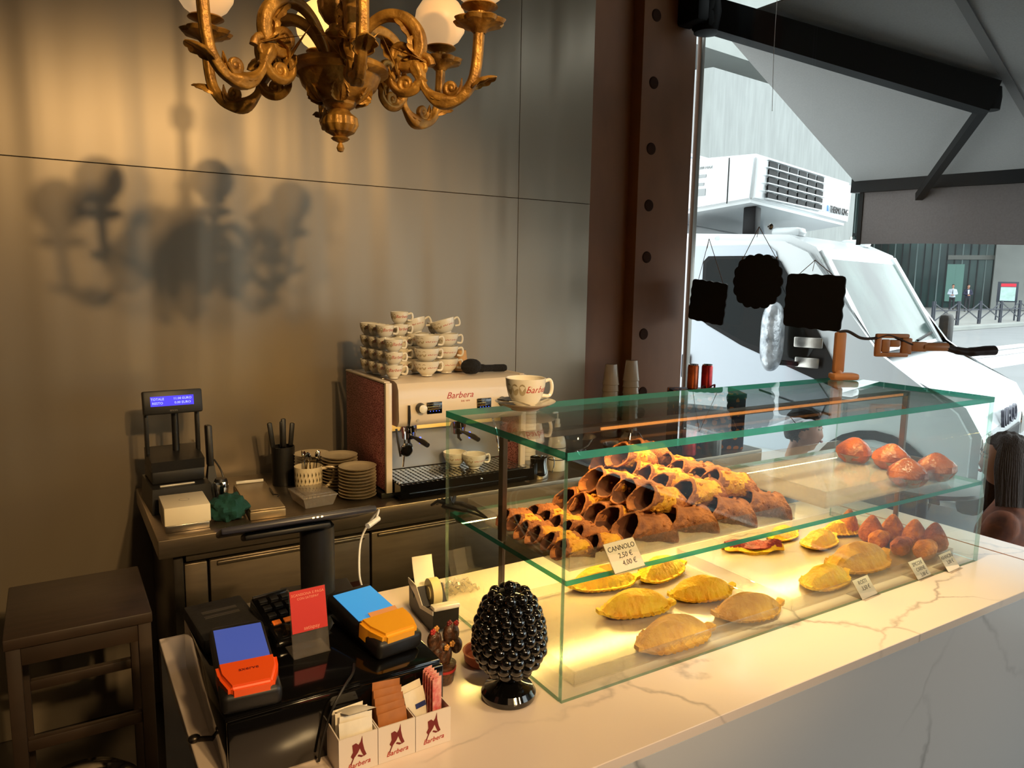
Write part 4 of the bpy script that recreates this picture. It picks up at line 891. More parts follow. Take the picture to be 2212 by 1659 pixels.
text(bm, "TESTE D'Agostino", .0072, depth=.0003, shear=.3, warp=wr); obj('lettering', bm, mk('gold_ink', (190, 140, 50), .35, .5), pc, smooth=0)
# cactus figurine
cf = thing('cactus_figurine', 'speckled brown ceramic cactus figurine with red flowers beside the pinecone', 'ornament', (.588, 1.180, ZC+.0005), R(10))
mk('speckled', (96, 58, 34), .4, rgb2=(40, 24, 16), scale=160, bump=.3, coat=.3)
obj('pot', lathe(NB(), [(0, 0), (.017, 0), (.020, .004), (.024, .034), (.025, .038), (.021, .038), (0, .036)], 28), M['speckled'], cf)
obj('pot_band', lathe(NB(), [(.0232, .026), (.0245, .026), (.0252, .031), (.0238, .031)], 28), M['red_ink'], cf)
bm = NB(); ball(bm, (0, 0, .055), (.018, .015, .026), 20, 12); ball(bm, (-.020, 0, .088), (.015, .011, .020), 18, 12); ball(bm, (.018, 0, .090), (.018, .012, .021), 18, 12); ball(bm, (.030, -.002, .064), (.012, .010, .016), 16, 10); ball(bm, (-.016, -.003, .062), (.010, .009, .014), 16, 10)
obj('cactus_body', bm, M['speckled'], cf)
mk('yellow_flower', (200, 140, 60), .4)
for (x, y, z), m_ in (((-.026, -.003, .108), 'red_ink'), ((-.016, 0, .110), 'yellow_flower'), ((.014, 0, .112), 'dark_red_ink'), ((.028, -.002, .108), 'red_ink'), ((-.004, -.016, .076), 'yellow_flower'), ((.010, -.014, .078), 'yellow_flower')):
    bm = NB()
    for q in range(5): ball(bm, (x+.0035*math.cos(q*1.256), y-.001, z+.0035*math.sin(q*1.256)), .0030, 8, 6)
    ball(bm, (x, y-.003, z), .002, 6, 5); obj('flower', bm, M[m_], cf)
td = obj('clay_dish', lathe(NB(), [(0, 0), (.030, 0), (.038, .008), (.040, .022), (.042, .026), (.038, .026), (.035, .010), (.028, .005), (0, .005)], 36), mk('terracotta', (170, 84, 44), .6, var=.1)); td.location = (.690, 1.205, ZC+.0005); tag(td, 'small terracotta dish behind the black pinecone', 'dish')
# tape dispenser
td2 = thing('tape_dispenser', 'black and pale tape dispenser by the left end of the case', 'tape dispenser', (.688, 1.43, ZC+.0005), R(-4)); td2.scale = (1.15, 1.12, 1.2)
MT = Matrix(((0, 0, 1, 0), (1, 0, 0, 0), (0, 1, 0, 0), (0, 0, 0, 1)))
prof = [(-.075, .006), (-.078, .045), (-.070, .050), (-.055, .046), (-.030, .030), (-.01, .030), (.01, .050), (.02, .062), (.045, .030), (.070, .058), (.078, .060), (.076, .006), (.06, 0), (-.06, 0)]
obj('dispenser_body', prism(NB(), [(y*.85, z*.95) for y, z in prof], -.026, .026, MT), M['black'], td2)
obj('side_shell', prism(NB(), [(-.068, .036), (-.068, .044), (-.045, .040), (-.012, .034), (.022, .06), (.062, .060), (.068, .060), (.066, .05), (.03, .04), (0, .024)], -.0275, -.026, MT), M['porcelain'], td2)
obj('front_cap', box(NB(), (0, -.062, .0475), (.053, .022, .008), .003), M['porcelain'], td2)
obj('back_shell', tube(NB(), smooth_path([(0, .028, .035), (0, .045, .052), (0, .060, .085), (0, .064, .10)]), [.022]*19, 10, flat=.12), mk('pale_plastic', (226, 214, 190), .4), td2)
obj('tape_roll', lathe(lathe(NB(), [(.012, -.009), (.027, -.009), (.027, .009), (.012, .009), (.012, -.009)], 32, TR(0, .0, .050, ry=R(90))), [(.0, -.011), (.012, -.011), (.012, .011), (0, .011)], 20, TR(0, 0, .050, ry=R(90))), mk('tape', (232, 214, 150), .3), td2)
# crumpled clear film behind the pinecone
bm = NB(); rn = random.Random(4)
sheet(bm, lambda u, v: ((u-.5)*.10, (v-.5)*.07, .003+.012*abs(math.sin(u*13+v*5))*abs(math.cos(v*11-u*7))+.004*math.sin(u*31)), 18, 14)
o = obj('plastic_film', bm, M['plastic'], smooth=10); o.location = (.80, 1.54, ZC+.001); tag(o, 'crumpled clear plastic film on the counter behind the case', 'plastic film')
# dark clip on the marble edge, lower left
o = obj('cable_clip', tube(ball(NB(), (0, 0, .007), (.010, .008, .007), 14, 8), smooth_path([(0, 0, .006), (.02, -.008, .006), (.045, -.02, .004)]), .004, 8), M['dark_steel']); p = at(420, 1605, 'z', ZC); o.location = (p.x, p.y, ZC+.0005); tag(o, 'small dark clip with a stub of cable on the marble left of the drawer', 'clip')
# brown clamp stand on the case top
bz = thing('clamp_stand', 'brown upright clamp with black handle standing on the rear corner of the case', 'clamp', (2.065, 1.425, ZT+.0005), R(-30)); bz.scale = (1.08, 1.08, 1.0)
mk('brown_plastic', (196, 132, 84), .4, var=.05); mk('dark_brown', (52, 40, 36), .4)
obj('base', box(lathe(NB(), [(0, 0), (.018, 0), (.02, .004), (.02, .012), (.014, .018), (.012, .03), (0, .03)], 24), (.018, 0, .011), (.075, .045, .020), .007), M['brown_plastic'], bz)
obj('post', box(NB(), (0, 0, .085), (.030, .022, .125), .006), M['brown_plastic'], bz)
obj('strap', tube(NB(), smooth_path([(-.008, 0, .147), (.02, 0, .150), (.06, 0, .130), (.10, 0, .130), (.14, 0, .140), (.20, 0, .115), (.25, -.0, .098)]), .009, 10, flat=.5), M['dark_brown'], bz)
lp = NB()
for c, s in (((.150, 0, .138), (.095, .016, .013)), ((.150, 0, .080), (.095, .016, .013)), ((.110, 0, .109), (.016, .016, .060)), ((.192, 0, .107), (.03, .014, .050)), ((.132, 0, .107), (.024, .012, .040)), ((.158, 0, .115), (.030, .012, .022))): box(lp, c, s, .004)
obj('loop_handle', lp, M['brown_plastic'], bz)
obj('arm', lathe(box(NB(), (.228, 0, .106), (.05, .018, .030), .006), [(.012, .24), (.013, .245), (.013, .31), (.012, .312), (0, .312)], 20, TR(0, 0, .106, ry=R(90))), M['brown_plastic'], bz)
obj('grip', tube(NB(), smooth_path([(.305, 0, .106), (.34, 0, .096), (.38, 0, .092), (.42, 0, .096), (.455, 0, .098)]), [.013]*5+[.015]*5+[.018]*5+[.019]*5+[.008], 14, flat=.8), M['dark_brown'], bz)
# hanging chalkboards on the window
def sign_poly(w, h, wob, n=6):
    P = []
    for k in range(96):
        a = 2*math.pi*k/96; c, s = math.cos(a), math.sin(a)
        q = (abs(c)**6+abs(s)**6)**(-1/6.) if wob < 2 else (abs(c)**2.4+abs(s)**2.4)**(-1/2.4)
        f = 1+(.020*math.cos(16*a) + .05*abs(math.sin(2*a))**8-.02 if wob < 2 else .075*abs(math.cos(8*a))-.02)
        P.append((w/2*c*q*f, h/2*s*q*f))
    return P
MS = frame((0, -1, 0), (0, 0, 1))            # board in the window plane, front toward the street
mk('board_black', (14, 13, 13), .6); mk('twine', (150, 118, 96), .9); mk('board_edge', (96, 62, 40), .7)
for i, (cx_, cy_, w_, h_, hook, wob, rot_, lb2) in enumerate(((1529, 652, .262, .225, (1533, 516), 1, -6, 'small black hanging board with wavy corners nearest the column'), (1636, 608, .292, .258, (1641, 490), 2, 0, 'round scalloped black hanging board in the middle'), (1757, 652, .318, .255, (1762, 562), 1, -2, 'widest black hanging board, rightmost of the three'))):
    xw = WX-.02 if i != 1 else WX-.04
    c = at(cx_, cy_, 'x', xw); hk = at(hook[0], hook[1], 'x', xw)
    t = thing('hanging_board', lb2, 'sign board', c, 0, 'chalkboards hanging in the window')
    obj('board', prism(NB(), sign_poly(w_, h_, wob), -.003, .003, MS @ TR(rz=R(rot_))), M['board_black'], t)
    dx_ = w_*.36; a_ = R(rot_)
    bm = NB()
    for s_ in (-1, 1):
        tp = MS @ TR(rz=a_) @ Vector((s_*dx_, h_*.42, -.004)); tube(bm, [tp, Vector((-.004, hk.y-c.y, hk.z-c.z))], .0018, 6)
        tube(bm, [tp+Vector((.0, 0, .012)), tp-Vector((0, 0, .002))], .004, 6)
    tube(bm, [Vector((-.004, hk.y-c.y, hk.z-c.z)), Vector((-.004, hk.y-c.y+.01, hk.z-c.z-.05))], .0014, 5)
    obj('string', bm, M['twine'], t)
    obj('suction_hook', lathe(NB(), [(0, 0), (.016, 0), (.012, .006), (.005, .010), (.004, .018), (0, .018)], 20, TR(WX+.039-c.x, hk.y-c.y, hk.z-c.z+.004, ry=R(-90))), M['clear'] if i != 1 else M['steel'], t)
# thin thread hanging inside the window
a_ = at(1681, -40, 'x', WX-.1); b_ = at(1668, 240, 'x', WX-.1)
o = obj('thread', tube(NB(), smooth_path([(a_.x, a_.y, 3.3), a_, (a_+b_)/2+Vector((0, .006, 0)), b_]), .0012, 5), M['white_paint']); tag(o, 'thin pale thread hanging down from the ceiling before the window', 'thread')
# ================================================================== CHANDELIER
ch = thing('chandelier', 'ornate gilded chandelier with round frosted glass globes and scrolled arms', 'chandelier', dist(733, 150, 1.60)+Vector((0, 0, .0)))
gold = mk('gilt', (196, 144, 60), .45, .4, rgb2=(124, 84, 30), scale=28, bump=.35, bscale=60)
def flute(n, d): return lambda a, z: 1+d*math.cos(n*a)
obj('centre_bowl', lathe(NB(), [(0, -.075), (.034, -.074), (.036, -.068), (.040, -.066), (.060, -.056), (.078, -.038), (.084, -.022), (.088, -.014), (.098, -.012), (.106, -.005), (.105, .003), (.099, .008), (.060, .012), (.030, .016), (0, .016)], 48), gold, ch)
obj('finial', lathe(NB(), [(0, -.172), (.006, -.170), (.0085, -.163), (.006, -.156), (.004, -.152), (.016, -.147), (.020, -.143), (.014, -.139), (.030, -.130), (.038, -.116), (.036, -.100), (.024, -.090), (.020, -.084), (.030, -.078), (.034, -.074), (0, -.074)], 96, fn=lambda a, z: 1+(.05*math.cos(12*a) if -.135 < z < -.095 else 0)), gold, ch)
st_ = obj('stem', lathe(NB(), [(.030, .015), (.032, .02), (.024, .03), (.022, .055), (.028, .062), (.030, .070), (.022, .076), (.020, .088), (.030, .096), (.040, .115), (.043, .135), (.036, .158), (.022, .170), (.018, .20), (.026, .22), (.014, .24), (.012, .36), (.03, .38), (.03, .42), (.010, .44), (.008, 3.3-2.16), (0, 3.3-2.16)], 40, fn=lambda a, z: 1+(.05*math.cos(12*a) if .10 < z < .16 else 0)), gold, ch)
def leaf(bm, M0, L_, W_, curl, ribs=5):
    def f(u, v):
        s = u; w_ = W_*max(0, math.sin(math.pi*min(1, s*.92+.08)))**.7*(1+.22*abs(math.sin(s*math.pi*ribs)))
        a = curl*s; x = L_*s*(math.sin(a)/a if abs(a) > 1e-4 else 1); z = L_*s*((1-math.cos(a))/a if abs(a) > 1e-4 else 0)
        y = (v-.5)*2*w_; return M0 @ Vector((x, y, z+.18*w_*math.cos((v-.5)*math.pi*6)-.35*abs(y)))
    return sheet(bm, f, 12, 8, .002)
for k in range(6):
    a = k*math.pi/3+.2
    bm = NB(); leaf(bm, TR(.040*math.cos(a), .040*math.sin(a), -.070, rz=a) @ Matrix.Rotation(R(-40), 4, 'Y'), .052, .017, .35); obj('leaf', bm, gold, ch)
arm_pts = [(.028, .012), (.040, .045), (.068, .085), (.105, .105), (.145, .098), (.172, .070), (.178, .035), (.163, .006), (.140, .002), (.128, .020), (.138, .036)]
out_pts = [(.165, .010), (.176, -.012), (.190, -.046), (.222, -.070), (.262, -.066), (.290, -.036), (.300, .0), (.304, .045), (.305, .070)]
inner = [(.186, -.02), (.165, -.045), (.138, -.050), (.118, -.034), (.120, -.012), (.136, -.008)]
vaz = math.atan2(-ch.location.y, -ch.location.x)
M['globe'] = mat('globe_glass', (255, 208, 120), .4, emit=1.15); M['globe_dim'] = mat('globe_glass_soft', (240, 196, 140), .4, emit=.5)
for k in range(6):
    a = vaz+R(8)+k*math.pi/3
    A = Matrix(((math.cos(a), 0, -math.sin(a), 0), (math.sin(a), 0, math.cos(a), 0), (0, 1, 0, 0), (0, 0, 0, 1)))
    P = lambda pts: [A @ Vector((x, z, 0)) for x, z in pts]
    bm = NB()
    s1 = smooth_path(P(arm_pts), 5); tube(bm, s1, [.0085+.006*math.sin(math.pi*i/len(s1))**2 for i in range(len(s1)-8)]+[.009-.0005*i for i in range(8)], 20, fl=.10)
    s2 = smooth_path(P(out_pts), 5); tube(bm, s2, [.012+.004*math.sin(i*.5) for i in range(len(s2)//2)]+[.011]*(len(s2)-len(s2)//2), 20, fl=.12)
    s3 = smooth_path(P(inner), 5); tube(bm, s3, [.011-.0002*i for i in range(len(s3))], 16, fl=.12, nf=4)
    for (r_, z_), r0, dr_ in (((.134, .026), .021, 1), ((.148, -.034), .019, -1), ((.180, .002), .024, 1), ((.246, -.045), .016, -1)):
        sp_ = [A @ Vector((r_+r0*(1-i/26)*math.cos(dr_*i*.42), z_+r0*(1-i/26)*math.sin(dr_*i*.42), 0)) for i in range(24)]
        tube(bm, sp_, [.0085-.0002*i for i in range(24)], 14, fl=.10, nf=4); ball(bm, A @ Vector((r_, z_, 0)), .007, 12, 8)
    am = obj('arm', bm, gold, ch, smooth=65)
    for (r_, z_, ang, ln, wd_, cu) in ((.125, .100, -20, .070, .022, -1.2), (.172, .060, -110, .065, .024, 1.6), (.20, -.055, -30, .060, .014, 1.0), (.285, -.045, 50, .065, .020, -1.0), (.165, .02, 190, .06, .022, 1.6), (.235, -.070, 20, .06, .012, 1.2), (.125, -.03, 150, .04, .012, -1.4)):
        bm = NB(); leaf(bm, Matrix.Translation(A @ Vector((r_, z_, 0))) @ Matrix.Rotation(a, 4, 'Z') @ Matrix.Rotation(R(-ang), 4, 'Y'), ln, wd_, cu, 3); obj('leaf', bm, gold, am)
    cx_, cy_ = .305*math.cos(a), .305*math.sin(a)
    lc = obj('leaf_cup', lathe(NB(), [(.012, .062), (.020, .070), (.042, .080), (.047, .087), (.040, .091), (.020, .084), (.012, .086), (.013, .104), (.030, .110), (.038, .114), (.036, .117), (0, .117)], 64, TR(cx_, cy_, 0), fn=lambda b, z: 1+(.20*abs(math.cos(4*b)) if .075 < z < .092 else 0)), gold, ch)
    obj('globe', lathe(NB(), [(0, -.060), (.022, -.058), (.030, -.053), (.045, -.042), (.058, -.022), (.062, 0), (.058, .022), (.045, .042), (.024, .057), (0, .062)], 36, TR(cx_, cy_, .117+.059)), M['globe'] if k in (3, ) else M['globe_dim'], ch)
# ================================================================== OUTSIDE
OX = WX+.12
m_asph = mat('pale_asphalt', (126, 128, 130), .8, var=.05, scale=.8); m_conc = mat('pale_concrete', (150, 153, 150), .8, var=.10, scale=.5, bump=.2, bscale=6)
m_conc2 = mat('grey_concrete', (132, 134, 130), .8, var=.08, scale=.6)
struct('road', box(NB(), (OX+60, 10, -.06), (120, 150, .10)), m_asph)
# far kerb and pavement
def along(p, az, d): return Vector((p[0]+math.sin(az)*d, p[1]+math.cos(az)*d, p[2]))
K0, K1 = at(1960, 722, 'z', 0), at(2212, 704, 'z', 0)
kd = (K1-K0).normalized(); kn = Vector((-kd.y, kd.x, 0)); kn = kn if kn.dot(K0) > 0 else -kn
a, b = K0-kd*30, K1+kd*20
struct('kerb', hexa(NB(), [a, b, b+kn*.3, a+kn*.3, a+Vector((0, 0, .14)), b+Vector((0, 0, .14)), b+kn*.3+Vector((0, 0, .14)), a+kn*.3+Vector((0, 0, .14))]), m_conc)
z0_ = Vector((0, 0, .0)); z1_ = Vector((0, 0, .12))
struct('pavement', hexa(NB(), [a+kn*.3+z0_, b+kn*.3+z0_, b+kn*60, a+kn*60, a+kn*.3+z1_, b+kn*.3+z1_, b+kn*60+z1_, a+kn*60+z1_]), mat('pale_paving', (146, 146, 143), .8, var=.04, scale=.4))
# zebra crossing stripes
mk('road_paint', (235, 235, 232), .7)
for i in range(4):
    p = at(2150+20*i, 752+9*i, 'z', .0); o = struct('road_marking', box(NB(), (0, 0, -.004), (5.5, .45, .012)), M['road_paint']); o.location = p; o.rotation_euler = (0, 0, math.atan2(kd.y, kd.x))
# fence of paired posts with crossed bars
mk('anthracite', (42, 48, 60), .5)
fx = [2014, 2067, 2114, 2159, 2199, 2236]
fence = thing('street_fence', 'dark street railing of paired posts with crossed bars along the far kerb', 'fence', at(2100, 714, 'z', .12))
fo = fence.location
pos = []
for x in fx:
    p = onplane(x, 700, K0+kn*.8, kn); p.z = .12; pos.append(p)
    for s_ in (-1, 1):
        q = p+kd*(.075*s_)-fo; obj('post', box(NB(), (q.x, q.y, q.z+.5), (.07, .07, 1.0)), M['anthracite'], fence)
for p, q in zip(pos, pos[1:]):
    A_, B_ = p+kd*.1-fo, q-kd*.1-fo
    for (u0, u1) in ((.2, .9), (.9, .2)): obj('brace', beam(NB(), A_+Vector((0, 0, u0)), B_+Vector((0, 0, u1)), .03, .04), M['anthracite'], fence)
    obj('kickboard', beam(NB(), A_+Vector((0, 0, .62)), B_+Vector((0, 0, .62)), .03, .05), M['anthracite'], fence)
# poster totem
p = onplane(2169, 700, K0+kn*1.6, kn); p.z = .12
pp = thing('poster_totem', 'street poster panel with red header on two legs beyond the railing', 'poster panel', p, -YAW-math.atan((2169-1106)/FPX))
obj('frame', box(NB(), (0, 0, 1.38), (.86, .10, .98), .01), M['anthracite'], pp)
for s_ in (-1, 1): obj('leg', box(NB(), (s_*.38, 0, .46), (.07, .07, .92)), M['anthracite'], pp)
obj('poster', box(NB(), (.02, -.053, 1.28), (.62, .006, .66)), mat('poster_pale', (176, 206, 200), .5, var=.12, scale=6), pp)
obj('header', box(NB(), (.02, -.053, 1.71), (.62, .006, .15)), mk('poster_red', (214, 40, 62), .5), pp)
# far building: glass front, concrete pier and roof slab
FB = dist(1990, 640, 62); FB.z = 0
faz = YAW+math.atan((1990-1106)/FPX)+R(90); fd = Vector((math.sin(faz), math.cos(faz), 0)); fn = Vector((-fd.y, fd.x, 0)); fn = fn if fn.dot(FB) > 0 else -fn
def F(x, y=640): return (onplane(x, y, FB, fn)-FB).dot(fd)
def FZ(y, x=1990): return onplane(x, y, FB, fn).z
bd = thing('far_building', 'distant concrete and dark glass building across the street', 'building', FB, math.atan2(fd.y, fd.x))
mk('dark_glazing', (30, 46, 50), .15, .1, spec=.3, rgb2=(70, 98, 96), scale=.25, detail=2); mk('mullion', (30, 38, 42), .5); mk('mullion_light', (120, 138, 138), .5)
x0, x1, x2 = F(1790), F(2140), F(2330); ztop = FZ(400)
obj('glass_front', box(NB(), ((x0+x1)/2, .4, ztop/2), (x1-x0, .2, ztop)), M['dark_glazing'], bd)
n = 22
for i in range(n+1):
    x = x0+(x1-x0)*i/n; obj('mullion', box(NB(), (x, .2, ztop/2), (.09, .18, ztop)), M['mullion_light'] if i % 3 == 0 else M['mullion'], bd)
zl = FZ(556)
obj('lintel', box(NB(), ((F(2040)+x1)/2, .1, zl), (x1-F(2040), .3, .35)), m_conc2, bd)
obj('lintel', box(NB(), ((x0+x1)/2, .1, FZ(505)), (x1-x0, .3, .25)), M['mullion'], bd)
obj('pier', box(NB(), ((x1+x2)/2, -.2, ztop/2), (x2-x1, 1.2, ztop)), m_conc, bd)
obj('roof_slab', box(NB(), ((x0+x2)/2-4, -3, ztop+1.5), (x2-x0+22, 14, 3)), m_conc2, bd)
mk('door_glow', (104, 150, 140), .3, emit=.05)
for x in (2050, 2068): obj('door', box(NB(), (F(x), .08, FZ(610)), (.62, .06, 3.0)), M['door_glow'], bd)
# near concrete block and overhanging slab above it
CB = dist(1541, 145, 24); Hc = CB.z
u1 = Vector((math.sin(R(83.6)), math.cos(R(83.6)), 0)); u2 = Vector((math.sin(R(-24.6)), math.cos(R(-24.6)), 0))
cb0 = Vector((CB.x, CB.y, 0))
L1 = 1
while True:
    d = cb0+u1*L1-CAM; X = 1106+FPX*(Vector((d.x, d.y, 4)).dot(_r)/d.dot(_f))
    if X > 1822 or L1 > 40: break
    L1 += .5
blk = thing('concrete_block', 'pale board-marked concrete building with angled joints behind the truck', 'building', cb0)
zz = Vector((0, 0, Hc)); o_ = Vector((0, 0, 0))
obj('wall', hexa(NB(), [o_, u1*L1, u1*L1+u2*20, u2*20, zz, u1*L1+zz, u1*L1+u2*20+zz, u2*20+zz]), mat('board_concrete', (150, 153, 152), .85, var=.10, scale=2.2, stretch=(3, 3, .35), detail=5), blk)
mk('joint', (70, 72, 72), .8)
nn = -(u2)
def onblk(x, y):
    q = onplane(x, y, cb0, u2)-cb0; return q
for (xa, ya, xb, yb) in ((1545, 208, 1700, 190), (1545, 222, 1700, 262), (1545, 276, 1790, 268), (1555, 304, 1800, 268), (1545, 330, 1830, 330), (1600, 345, 1830, 338)):
    p, q = onblk(xa, ya), onblk(xb, yb); obj('joint', beam(NB(), p+nn*.01, q+nn*.01, .06, .05, up=nn), M['joint'], blk)
sl = thing('overhang_slab', 'large concrete overhang above the pale concrete building', 'overhang', along(dist(1541, 110, 30), 0, 0))
A_ = dist(1495, 92, 27); B_ = A_+u1*34
zs = A_.z; o0 = sl.location
pts = [A_-u1*14, B_, B_+u2*26, A_-u1*14+u2*26]; pts = [Vector((p.x, p.y, zs))-o0 for p in pts]
obj('slab', hexa(NB(), pts+[p+Vector((0, 0, 4.5)) for p in pts]), m_conc, sl)
# blue one way sign
p0 = dist(1837, 536, 20); bs_ = thing('road_sign', 'blue one-way sign with white arrow on a grey pole', 'road sign', (p0.x, p0.y, 0), -YAW-math.atan((1837-1106)/FPX))
obj('pole', lathe(NB(), [(0, 0), (.03, 0), (.03, p0.z+.3), (0, p0.z+.3)], 12, TR(0, .03, 0)), M['steel'], bs_)
obj('sign_plate', box(NB(), (0, 0, p0.z), (.72, .01, .235), .01), mk('sign_blue', (70, 130, 200), .4), bs_)
obj('arrow', prism(NB(), [(-.31, -.03), (.18, -.03), (.18, -.08), (.32, 0), (.18, .08), (.18, .03), (-.31, .03)], 0, .004, Matrix.Translation((0, -.006, p0.z)) @ frame((1, 0, 0), (0, 0, 1))), M['white_paint'], bs_)
# ------------------------------------------------------------------ awning
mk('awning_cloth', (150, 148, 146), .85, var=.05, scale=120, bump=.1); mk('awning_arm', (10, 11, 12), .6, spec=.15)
FX = 5.0
q0 = at(1848, 395, 'x', FX); q1 = at(1548, 52, 'x', WX+.17); q2 = at(2212, 368, 'x', FX)
qr = Vector((q2-q0)); yR = -1.6
fl = q0; fr_ = q0+(q2-q0)*((yR-q0.y)/(q2.y-q0.y)); bl = q1; br_ = Vector((q1.x, yR, q1.z+(fr_.z-fl.z)*.3))
aw = thing('awning', 'grey folding-arm awning over the window with dark front bar and valance', 'awning', (FX, q0.y, q0.z)); ao = aw.location
up = Vector((0, 0, .006))
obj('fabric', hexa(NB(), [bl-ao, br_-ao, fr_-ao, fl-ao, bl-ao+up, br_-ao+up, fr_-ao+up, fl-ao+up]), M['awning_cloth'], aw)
an = (fl-bl).cross(fr_-bl).normalized()
s0, s1 = onplane(2080, 5, bl, an)-ao, onplane(2212, 232, bl, an)-ao
sd = (s1-s0).normalized()
dn = Vector((0, 0, -.006))
obj('fabric_seam', beam(NB(), s0-sd*.4+dn, s1+sd*.9+dn, .045, .004, up=an), mk('awning_seam', (112, 110, 108), .85), aw)
obj('front_bar', beam(NB(), fl-ao+Vector((.02, .02, -.02)), fr_-ao+Vector((.02, 0, -.02)), .08, .10), M['awning_arm'], aw)
vz = at(1862, 527, 'x', FX).z-ao.z
va, vb = fl-ao+Vector((.02, -.05, -.07)), fr_-ao+Vector((.02, 0, -.07))
def val(u, v):
    p = va.lerp(vb, u); return Vector((p.x+.012*math.sin(u*40), p.y, p.z+(vz+.07+.005*math.sin(u*17))*v))
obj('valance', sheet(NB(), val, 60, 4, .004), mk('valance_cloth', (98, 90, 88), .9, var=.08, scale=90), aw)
obj('valance_hem', beam(NB(), va+Vector((-.006, 0, 0)), va+Vector((-.006, 0, vz+.065)), .03, .012, up=(1, 0, 0)), M['awning_arm'], aw)
lo = Vector((0, 0, -.10)); sh = onplane(1530, 32, bl+Vector((0, 0, -.10)), an); el = onplane(2140, 212, bl+Vector((0, 0, -.09)), an); fe = at(1983, 432, 'x', FX+.0)
fe = onplane(1985, 425, bl+Vector((0, 0, -.12)), an)
ar = obj('arm', beam(NB(), sh-ao, el-ao, .10, .15), M['awning_arm'], aw)
obj('shoulder', lathe(box(NB(), (0, 0, .0), (.13, .14, .17), .03), [(0, -.10), (.07, -.09), (.08, 0), (.07, .09), (0, .10)], 20), M['awning_arm'], aw).location = sh-ao
obj('wall_bracket', box(NB(), (0, 0, 0), (.10, .16, .16), .02), M['awning_arm'], aw).location = sh-ao+Vector((-.08, .02, .02))
obj('forearm', beam(NB(), el-ao, fe-ao, .045, .05), M['awning_arm'], aw)
obj('elbow', lathe(NB(), [(0, -.06), (.045, -.06), (.05, 0), (.045, .05), (0, .05)], 16), M['awning_arm'], aw).location = el-ao
# ------------------------------------------------------------------ refrigerated truck
tk_p = at(1485, 790, 'z', 1.05); taz = R(163.7)
tr_ = thing('delivery_truck', 'white refrigerated delivery truck parked outside the window', 'truck', (tk_p.x, tk_p.y, 0), math.atan2(math.cos(taz), math.sin(taz)))
mk('truck_white', (206, 210, 212), .25, coat=.4); mk('truck_grey', (176, 184, 194), .3, coat=.3); mk('truck_glass', (8, 13, 14), .08, spec=.12); mk('windscreen', (104, 124, 118), .12, spec=.15, rgb2=(34, 46, 48), scale=1.7, stretch=(1, 1, .6)); mk('truck_black', (12, 13, 15), .5, spec=.2); mk('tyre', (26, 26, 27), .9)  # windscreen: dark reflections are mottled into the glass colour
TW = 1.9                                     # width; local x forward, y to the far side
prof = [(-.30, .30), (1.95, .30), (2.02, .45), (2.02, .78), (1.92, .95), (1.36, 1.22), (.92, 1.96), (.72, 2.05), (-.10, 2.08), (-.30, 2.05)]
XZ = Matrix(((1, 0, 0, 0), (0, 0, -1, 0), (0, 1, 0, 0), (0, 0, 0, 1)))
bm = prism(NB(), prof, -TW, 0, XZ)
bmesh.ops.bevel(bm, geom=[e for e in bm.edges if abs(e.verts[0].co.y-e.verts[1].co.y) < 1e-4 and e.calc_length() > .1], offset=.05, segments=4, affect='EDGES')
obj('cab', bm, M['truck_white'], tr_)
def side(poly, m, name, d=.012, bev=.0, par=None, y0=0.004):
    bm = prism(NB(), poly, 0, d, XZ @ Matrix.Translation((0, 0, y0)))
    return obj(name, bm, m, par or tr_)
dr = side([(-.12, .50), (.95, .50), (1.10, .92), (.95, 1.12), (.66, 1.93), (.60, 1.975), (-.05, 1.975), (-.12, 1.93)], M['truck_grey'], 'door', .010)
side([(.10, 1.42), (.16, 1.38), (.44, 1.245), (1.16, .99), (1.18, 1.06), (1.02, 1.34), (.70, 1.86), (.64, 1.90), (.14, 1.90), (.10, 1.86)], M['truck_black'], 'window_seal', .012, par=dr, y0=.006)
side([(.13, 1.44), (.18, 1.40), (.45, 1.28), (.66, 1.22), (.62, 1.84), (.58, 1.875), (.16, 1.875), (.13, 1.85)], M['truck_glass'], 'window', .014, par=dr, y0=.008)
side([(.69, 1.22), (.92, 1.15), (.98, 1.26), (.69, 1.74)], M['truck_glass'], 'window', .014, par=dr, y0=.008)
obj('door_handle', box(NB(), (0, -.03, 1.05), (.07, .03, .19), .02), M['truck_black'], dr)
side([(.60, .92), (1.12, .80), (1.12, .815), (.60, .935)], M['truck_black'], 'trim_line', .006, par=dr, y0=.008)
# windscreen in the sloping front
def fr(x, y, z): return Vector((x, y, z))
sx = lambda z: 1.36+(.92-1.36)*(z-1.22)/(1.96-1.22)
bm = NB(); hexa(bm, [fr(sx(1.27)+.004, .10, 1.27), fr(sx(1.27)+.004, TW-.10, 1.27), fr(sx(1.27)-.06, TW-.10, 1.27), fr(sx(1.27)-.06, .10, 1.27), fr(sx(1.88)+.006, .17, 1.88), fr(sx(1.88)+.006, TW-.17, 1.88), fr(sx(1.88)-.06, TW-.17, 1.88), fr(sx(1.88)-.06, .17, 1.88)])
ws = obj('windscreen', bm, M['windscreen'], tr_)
obj('cowl', box(NB(), (1.372, TW/2, 1.228), (.09, TW-.2, .03), .01), M['truck_black'], tr_)
for y_ in (.5, 1.2): obj('wiper', beam(NB(), fr(sx(1.28)+.012, y_, 1.28), fr(sx(1.32)+.012, y_+.5, 1.32), .018, .014), M['truck_black'], ws)
for s_, y_ in ((0, .065), (1, TW-.065)): obj('pillar', beam(NB(), fr(sx(1.23)+.004, y_, 1.23), fr(sx(1.93)+.004, y_+(.06 if not s_ else -.06), 1.93), .10, .03, up=(1, 0, .5)), M['truck_white'], tr_)
